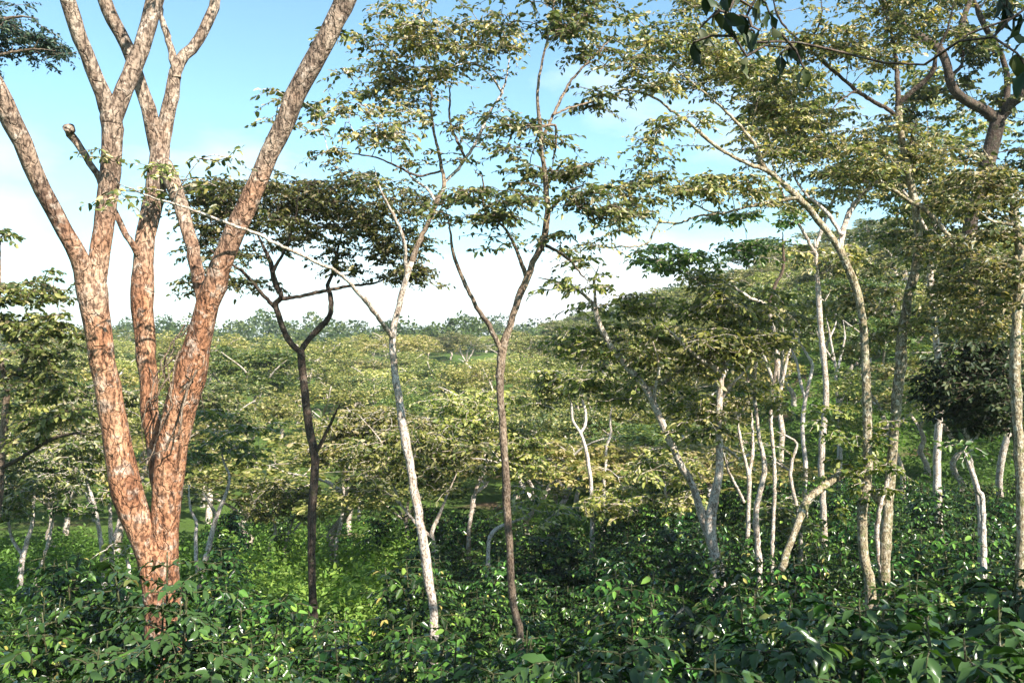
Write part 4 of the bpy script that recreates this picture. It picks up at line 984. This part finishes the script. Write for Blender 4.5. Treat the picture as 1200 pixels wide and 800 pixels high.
# ================================================================== COFFEE SHRUBS
def coffee_leaves(seed, H=1.6, leafL=0.13, stems=3, width=0.75, density=1.0):
    rng = np.random.default_rng(seed)
    lv, tb = Leaves(), Tubes()
    for s in range(stems):
        a = rng.uniform(0, 6.28)
        off = np.array([math.cos(a), math.sin(a), 0]) * rng.uniform(0.0, 0.16) * (1 if stems > 1 else 0)
        top = off * 2.4 + np.array([rng.normal(0, 0.08), rng.normal(0, 0.08), H * rng.uniform(0.85, 1.05)])
        P, R = catmull([off + [0, 0, -0.2], off + [0, 0, 0.3 * H], (off + top) / 2 + [0, 0, 0.1 * H], top], [0.022, 0.02, 0.014, 0.005], 0.12)
        tb.add(P, R, 6, 0.05, rng)
        nodes = np.arange(0.2, 1.0, 0.075 / density)
        for i, h in enumerate(nodes):
            c = np.array([np.interp(h * H, P[:, 2], P[:, k]) for k in range(3)])
            for q in range(2):
                b = a + i * 1.57 * 0.72 + q * math.pi + rng.normal(0, 0.25)
                ln = width * (1.0 - 0.62 * max(0, (h - 0.35) / 0.65) ** 1.3) * rng.uniform(0.7, 1.15)
                d = np.array([math.cos(b), math.sin(b), 0.42]); d /= np.linalg.norm(d)
                m = max(3, int(ln / 0.075))
                t = np.linspace(0.12, 1, m)
                bp = c + d * (t * ln)[:, None] + np.array([0, 0, -1.0]) * (0.42 * ln * t ** 2)[:, None]
                tb.add(np.vstack([c, bp[::2], bp[-1:]]), np.linspace(0.007, 0.002, len(bp[::2]) + 2), 4, cap=False)
                tg = unit(np.gradient(bp, axis=0))
                sd = unit(np.cross(tg, [0, 0, 1.0]))
                for sg in (-1, 1):
                    k = len(bp)
                    ax = 0.55 * tg + sg * sd * rng.uniform(0.6, 1.0, (k, 1)) + np.array([0, 0, -1.0]) * rng.uniform(0.05, 0.75, (k, 1)) + rng.normal(0, 0.16, (k, 3))
                    nr = np.array([0, 0, 1.0]) + d * 0.3 + rng.normal(0, 0.45, (k, 3))
                    L = leafL * rng.uniform(0.7, 1.2, k) * (1 - 0.25 * (t > 0.9))
                    young = np.clip((t - 0.75) / 0.25, 0, 1) * rng.uniform(0.3, 0.9) * (0.4 + 0.6 * h)
                    tint = np.clip(rng.normal(0.38, 0.2, k) + 0.5 * young, 0, 1)
                    lv.add(bp.copy(), ax, nr, L, L * rng.uniform(0.42, 0.54, k), tint)
    return lv, tb

# sunlit weeds and grass on the slopes: uncountable
def ground_cover():
    rng = np.random.default_rng(21)
    lv = Leaves()
    def patch(n, pxr, Yr, hmax, L, tint):
        Y = rng.uniform(Yr[0], Yr[1], n); px = rng.uniform(pxr[0], pxr[1], n)
        X = (px - 600) / F * Y
        lump = 0.5 + 0.5 * np.sin(X * 2.1 + 1) * np.sin(Y * 1.7) + 0.3 * np.sin(X * 5 + Y * 4)
        Z = gz(X, Y) + rng.uniform(0, 1, n) * hmax * np.clip(lump, 0.15, 1.2)
        p = np.stack([X, Y, Z], -1)
        ax = rng.normal(0, 1, (n, 3)) * [1, 1, 0.5] + [0, 0, 0.35]
        nr = np.array([0, -0.1, 1.0]) + rng.normal(0, 0.5, (n, 3))
        l = L * rng.uniform(0.6, 1.3, n)
        lv.add(p, ax, nr, l, l * rng.uniform(0.3, 0.55, n), np.clip(rng.normal(tint, 0.2, n), 0, 1))
    patch(18000, (255, 500), (12.5, 24), 1.1, 0.12, 0.72)  # lighter tint puts the sunlight on this patch into its colour
    patch(20000, (-20, 260), (11.5, 34), 0.75, 0.13, 0.2)
    patch(14000, (240, 900), (22, 40), 0.8, 0.17, 0.35)
    patch(14000, (860, 1230), (16, 40), 0.9, 0.16, 0.08)
    patch(9000, (640, 760), (28, 60), 0.9, 0.22, 0.2)
    patch(9000, (860, 1230), (40, 70), 0.9, 0.25, 0.25)
    o = link('ground_cover', lv.mesh('ground_cover', M['leaf_lime']))
    o['kind'] = 'stuff'; o['label'] = 'sunlit light green weeds covering the slope between the trees'; o['category'] = 'weeds'
ground_cover()

shrub_protos = []
for s in range(4):
    lv, tb = coffee_leaves(300 + s, 1.5, 0.112, 3, 0.7)
    shrub_protos.append((tb.mesh('stem', M['stem']), lv.mesh('foliage', M['leaf_coffee'])))

# single leaves of a few tones that the nearest shrubs share
leaf_meshes = []
for k in range(8):
    one = Leaves()
    one.add(np.zeros((1, 3)), np.array([[1.0, 0, 0]]), np.array([[0, 0, 1.0]]), np.array([1.0]), np.array([0.40 + 0.012 * k]), np.array([0.2 + 0.085 * k]))
    leaf_meshes.append(one.mesh('leaf', M['leaf_coffee'], tmpl=LEAF_RICH))

def near_shrub(x, y, H, seed, label, n_single=120, leafL=0.15, width=0.8):
    rng = np.random.default_rng(seed)
    lv, tb = coffee_leaves(seed, H, leafL, 3, width)
    base = Vector((x, y, float(gz(x, y))))
    root = thing('coffee_shrub', label, 'shrub', base, 'coffee shrubs in the front row')
    link('stem', tb.mesh('stem', M['stem']), root)
    pos, ax, nr, L, W, tint = lv.arrays()
    wp = pos + np.array(base)
    toc = np.array([0, 0, CZ]) - wp
    dist = np.linalg.norm(toc, axis=1)
    # the leaves on the side towards the photograph's viewpoint and on top show largest
    outer = np.sum(unit(pos - np.array([0, 0, H * 0.45])) * unit(toc), axis=1)
    px = wp[:, 0] / np.maximum(wp[:, 1], 0.2) * F + 600; py = 400 - (wp[:, 2] - CZ) / np.maximum(wp[:, 1], 0.2) * F
    inside = (px > -20) & (px < 1220) & (py < 820)
    score = L / dist * (0.6 + 0.8 * outer) * (0.5 + pos[:, 2] / H) * np.where(inside, 1, 0.05)
    pick = np.argsort(-score)[:n_single]
    keep = np.ones(len(pos), bool); keep[pick] = False
    o = link('foliage', lv.mesh('foliage', M['leaf_coffee'], tmpl=LEAF_RICH, keep=keep), root); o['kind'] = 'stuff'
    axn = unit(ax); nrn = unit(nr - axn * np.sum(nr * axn, -1, keepdims=True)); sdn = np.cross(nrn, axn)
    for i in pick:
        k = int(np.clip(round((tint[i] - 0.2) / 0.085), 0, 7))
        o = link('leaf', leaf_meshes[k], root)
        m = Matrix.Identity(4)
        for r in range(3):
            m[r][0] = axn[i][r] * L[i]; m[r][1] = sdn[i][r] * L[i]; m[r][2] = nrn[i][r] * L[i]; m[r][3] = pos[i][r]
        o.matrix_local = m

near_spec = [
    (-2.55, 6.5, 2.0, 'coffee shrub directly in front of the foot of the big red tree'),
    (-2.3, 5.7, 1.7, 'low coffee shrub at the bottom edge below the foot of the big red tree'),
    (-2.75, 5.6, 1.35, 'bright coffee shrub in the lower left corner'),
    (-1.95, 5.7, 1.4, 'sunlit coffee shrub right of the foot of the big red tree'),
    (-1.05, 5.0, 1.3, 'sunlit coffee shrub at the bottom edge below the slim dark tree'),
    (-0.3, 4.6, 1.3, 'coffee shrub at the bottom edge below the pale-barked tree'),
    (0.35, 4.7, 1.35, 'coffee shrub at the bottom edge just right of the central trunk'),
    (1.0, 4.2, 1.5, 'dark coffee shrub at the bottom edge below the leaning pale tree'),
    (1.6, 4.1, 1.55, 'coffee shrub with broad pale leaves below the tall mossy tree'),
    (2.25, 4.0, 1.6, 'large-leaved coffee shrub in the lower right, left of the corner one'),
    (2.6, 4.7, 1.75, 'coffee shrub in the lower right corner with drooping leaves'),
    (1.5, 5.4, 1.75, 'tall coffee shrub before the foot of the crooked pale trunk'),
    (0.7, 5.7, 1.6, 'coffee shrub in the second row below the thin straight stem'),
    (-0.2, 5.9, 1.4, 'coffee shrub in the second row between pale-barked and central trunks'),
    (-1.4, 6.1, 1.3, 'coffee shrub in the second row below the slim dark trunk'),
    (2.3, 5.7, 1.8, 'tall coffee shrub at the foot of the two tall mossy trunks'),
    (3.2, 5.7, 1.9, 'coffee shrub at the right edge, in the second row'),
]
for i, (x, y, H, lb) in enumerate(near_spec):
    near_shrub(x, y, H, 500 + i, lb, leafL=0.105 if x < 0.6 else 0.135)

rng = np.random.default_rng(55)
placed = [(a[0], a[1]) for a in near_spec]
n_shrub = 0
for _ in range(9000):
    if n_shrub >= 285: break
    Y = 5.6 * (27 / 5.6) ** (rng.uniform() ** 0.9)
    px = rng.uniform(-60, 1260)
    x = (px - 600) / F * Y
    if 265 < px < 490 and Y > 12.0 and Y < 26: continue
    if px < 262 and Y > 12.5: continue
    if (x + 3.55) ** 2 + (Y - 9.0) ** 2 < 0.5: continue
    dmin = 0.8 + 0.012 * Y
    if any((a - x) ** 2 + (b - Y) ** 2 < dmin * dmin for a, b in placed): continue
    placed.append((x, Y))
    k = int(rng.integers(0, 4))
    r = thing('coffee_shrub', ('coffee shrub behind the front rows, ' if Y < 9 else 'coffee shrub amid the thicket, ' if Y < 15 else 'coffee shrub at the thicket edge, ') + zone(px), 'shrub', (x, Y, float(gz(x, Y))), 'coffee shrubs ' + zone(px))
    r.rotation_euler = (0, 0, rng.uniform(0, 6.28))
    s = rng.uniform(0.66, 1.18)
    if px < 430 and Y < 10.5: s = rng.uniform(0.74, 1.0)
    r.scale = (s, s, s * rng.uniform(0.9, 1.1))
    link('stem', shrub_protos[k][0], r)
    c = link('foliage', shrub_protos[k][1], r); c['kind'] = 'stuff'
    n_shrub += 1

# ================================================================== THE TREE THAT SHADES THE VIEWER, its boughs hang into the upper right
def overhead_tree():
    rng = np.random.default_rng(91)
    base = Vector((4.6, 0.9, float(gz(4.6, 0.9)) - 0.05))
    root = thing('broadleaf_tree', 'near tree whose big dark leaves hang in from the top right corner', 'tree', base)
    def tube(name, pts, rad, sides=10):
        P, R = catmull([np.array(p, float) for p in pts], rad, 0.15)
        tb = Tubes(); tb.add(P, R, sides, 0.08, rng)
        link(name, tb.mesh(name, M['bark_dark'], base), root)
        return list(P), list(R)
    nd = Nodes()
    top = np.array([4.3, 1.4, 3.6])
    tube('trunk', [np.array(base), np.array(base) + [0.05, 0.1, 1.5], (4.45, 1.2, 1.9), top], [0.2, 0.16, 0.14, 0.11], 14)
    for pts in ([top, (3.2, 2.0, 4.2), (2.2, 2.9, 4.1), (1.6, 3.4, 3.45), (1.2, 3.7, 3.1)],
                [top, (3.6, 2.4, 4.0), (2.9, 3.6, 3.7), (2.3, 3.8, 3.25)],
                [top, (4.6, 2.6, 4.6), (4.8, 4.0, 5.0)],
                [top, (5.6, 1.9, 4.7), (7.2, 2.6, 5.2)],
                [top, (4.2, 0.2, 4.7), (3.8, -1.2, 5.2)],
                [top, (2.8, 0.6, 4.8), (1.4, 0.2, 5.4)]):
        a, b = tube('limb', pts, np.linspace(0.06, 0.012, len(pts)))
        nd.extend(np.array(a), np.array(b))
    tw, lv = Tubes(), Leaves()
    clumps = np.array([5.6, 2.2, 5.2]) + unit(rng.normal(0, 1, (16, 3))) * rng.uniform(0.3, 1, (16, 1)) ** 0.5 * np.array([2.9, 2.9, 1.0])
    for k in range(190):
        c = clumps[rng.integers(0, 16)] + rng.normal(0, 1, 3) * np.array([0.34, 0.34, 0.16])
        py = 400 - (c[2] - CZ) / max(c[1], 0.1) * F
        if c[1] > 0 and py > -150: continue
        grow_twig(nd, c, rng, tw)
        spray(lv, tw, c, rng, 0.16, 3, 7, 0.4, tint_mid=0.4)
    o = link('crown', lv.mesh('crown', M['leaf_dark_shade'], base), root); o['kind'] = 'stuff'
    # the big leaves that hang into view, one by one
    hang = [(862, 8), (880, 20), (892, 10), (850, 30), (872, 45), (838, 25), (902, 28), (885, 62), (875, 78), (890, 48), (925, 68), (942, 92), (935, 62), (915, 75), (820, 45), (812, 62),
            (1196, 30), (1188, 50), (1200, 60), (1180, 20), (1192, 75), (1170, 8), (1202, 95), (900, -10), (860, -15), (1185, -5), (905, 45), (868, 30), (848, 5), (1178, 35), (1205, 20), (830, 5)]
    me = []
    for q in range(3):
        one = Leaves(); one.add(np.zeros((1, 3)), np.array([[1.0, 0, 0]]), np.array([[0, 0, 1.0]]), np.array([1.0]), np.array([0.5]), np.array([0.2 + 0.3 * q]))
        me.append(one.mesh('leaf', M['leaf_dark_shade'], tmpl=LEAF_RICH))
    for i, (px, py) in enumerate(hang):
        yy = 3.3 + rng.uniform(-0.25, 0.4)
        p = np.array(PX(px, py - 12, yy))
        grow_twig(nd, p, rng, tw)
        for j in range(2):
            ax = unit(np.array([rng.normal(0, 0.5), rng.normal(0, 0.5), -1.0]))
            nr = rng.normal(0, 1, 3); nr = unit(nr - ax * nr.dot(ax)); sd = np.cross(nr, ax)
            L = rng.uniform(0.06, 0.105)
            o = link('leaf', me[i % 3], root)
            m = Matrix.Identity(4)
            q = p - np.array(base)
            for r in range(3):
                m[r][0] = ax[r] * L; m[r][1] = sd[r] * L; m[r][2] = nr[r] * L; m[r][3] = q[r]
            o.matrix_local = m
    o = link('twigs', tw.mesh('twigs', M['bark_dark'], base), root); o['kind'] = 'stuff'
overhead_tree()

# ================================================================== HAZE over the valley
def haze():
    me = bpy.data.meshes.new('haze')
    x0, x1, y0, y1, z0, z1 = -960, 960, -70, 1060, -25, 60
    v = [(x, y, z) for z in (z0, z1) for y in (y0, y1) for x in (x0, x1)]
    f = [(0, 2, 3, 1), (4, 5, 7, 6), (0, 1, 5, 4), (2, 6, 7, 3), (0, 4, 6, 2), (1, 3, 7, 5)]
    me.from_pydata(v, [], f)
    m, n, l = new_mat('haze')
    out = n.new('ShaderNodeOutputMaterial')
    pv = n.new('ShaderNodeVolumePrincipled')
    pv.inputs['Color'].default_value = (0.85, 0.92, 1.0, 1)
    pv.inputs['Density'].default_value = HAZE
    pv.inputs['Anisotropy'].default_value = 0.2
    l.new(pv.outputs['Volume'], out.inputs['Volume'])
    me.materials.append(m)
    o = link('haze', me)
    o['kind'] = 'stuff'; o['label'] = 'thin bluish haze lying over the valley'; o['category'] = 'haze'
haze()
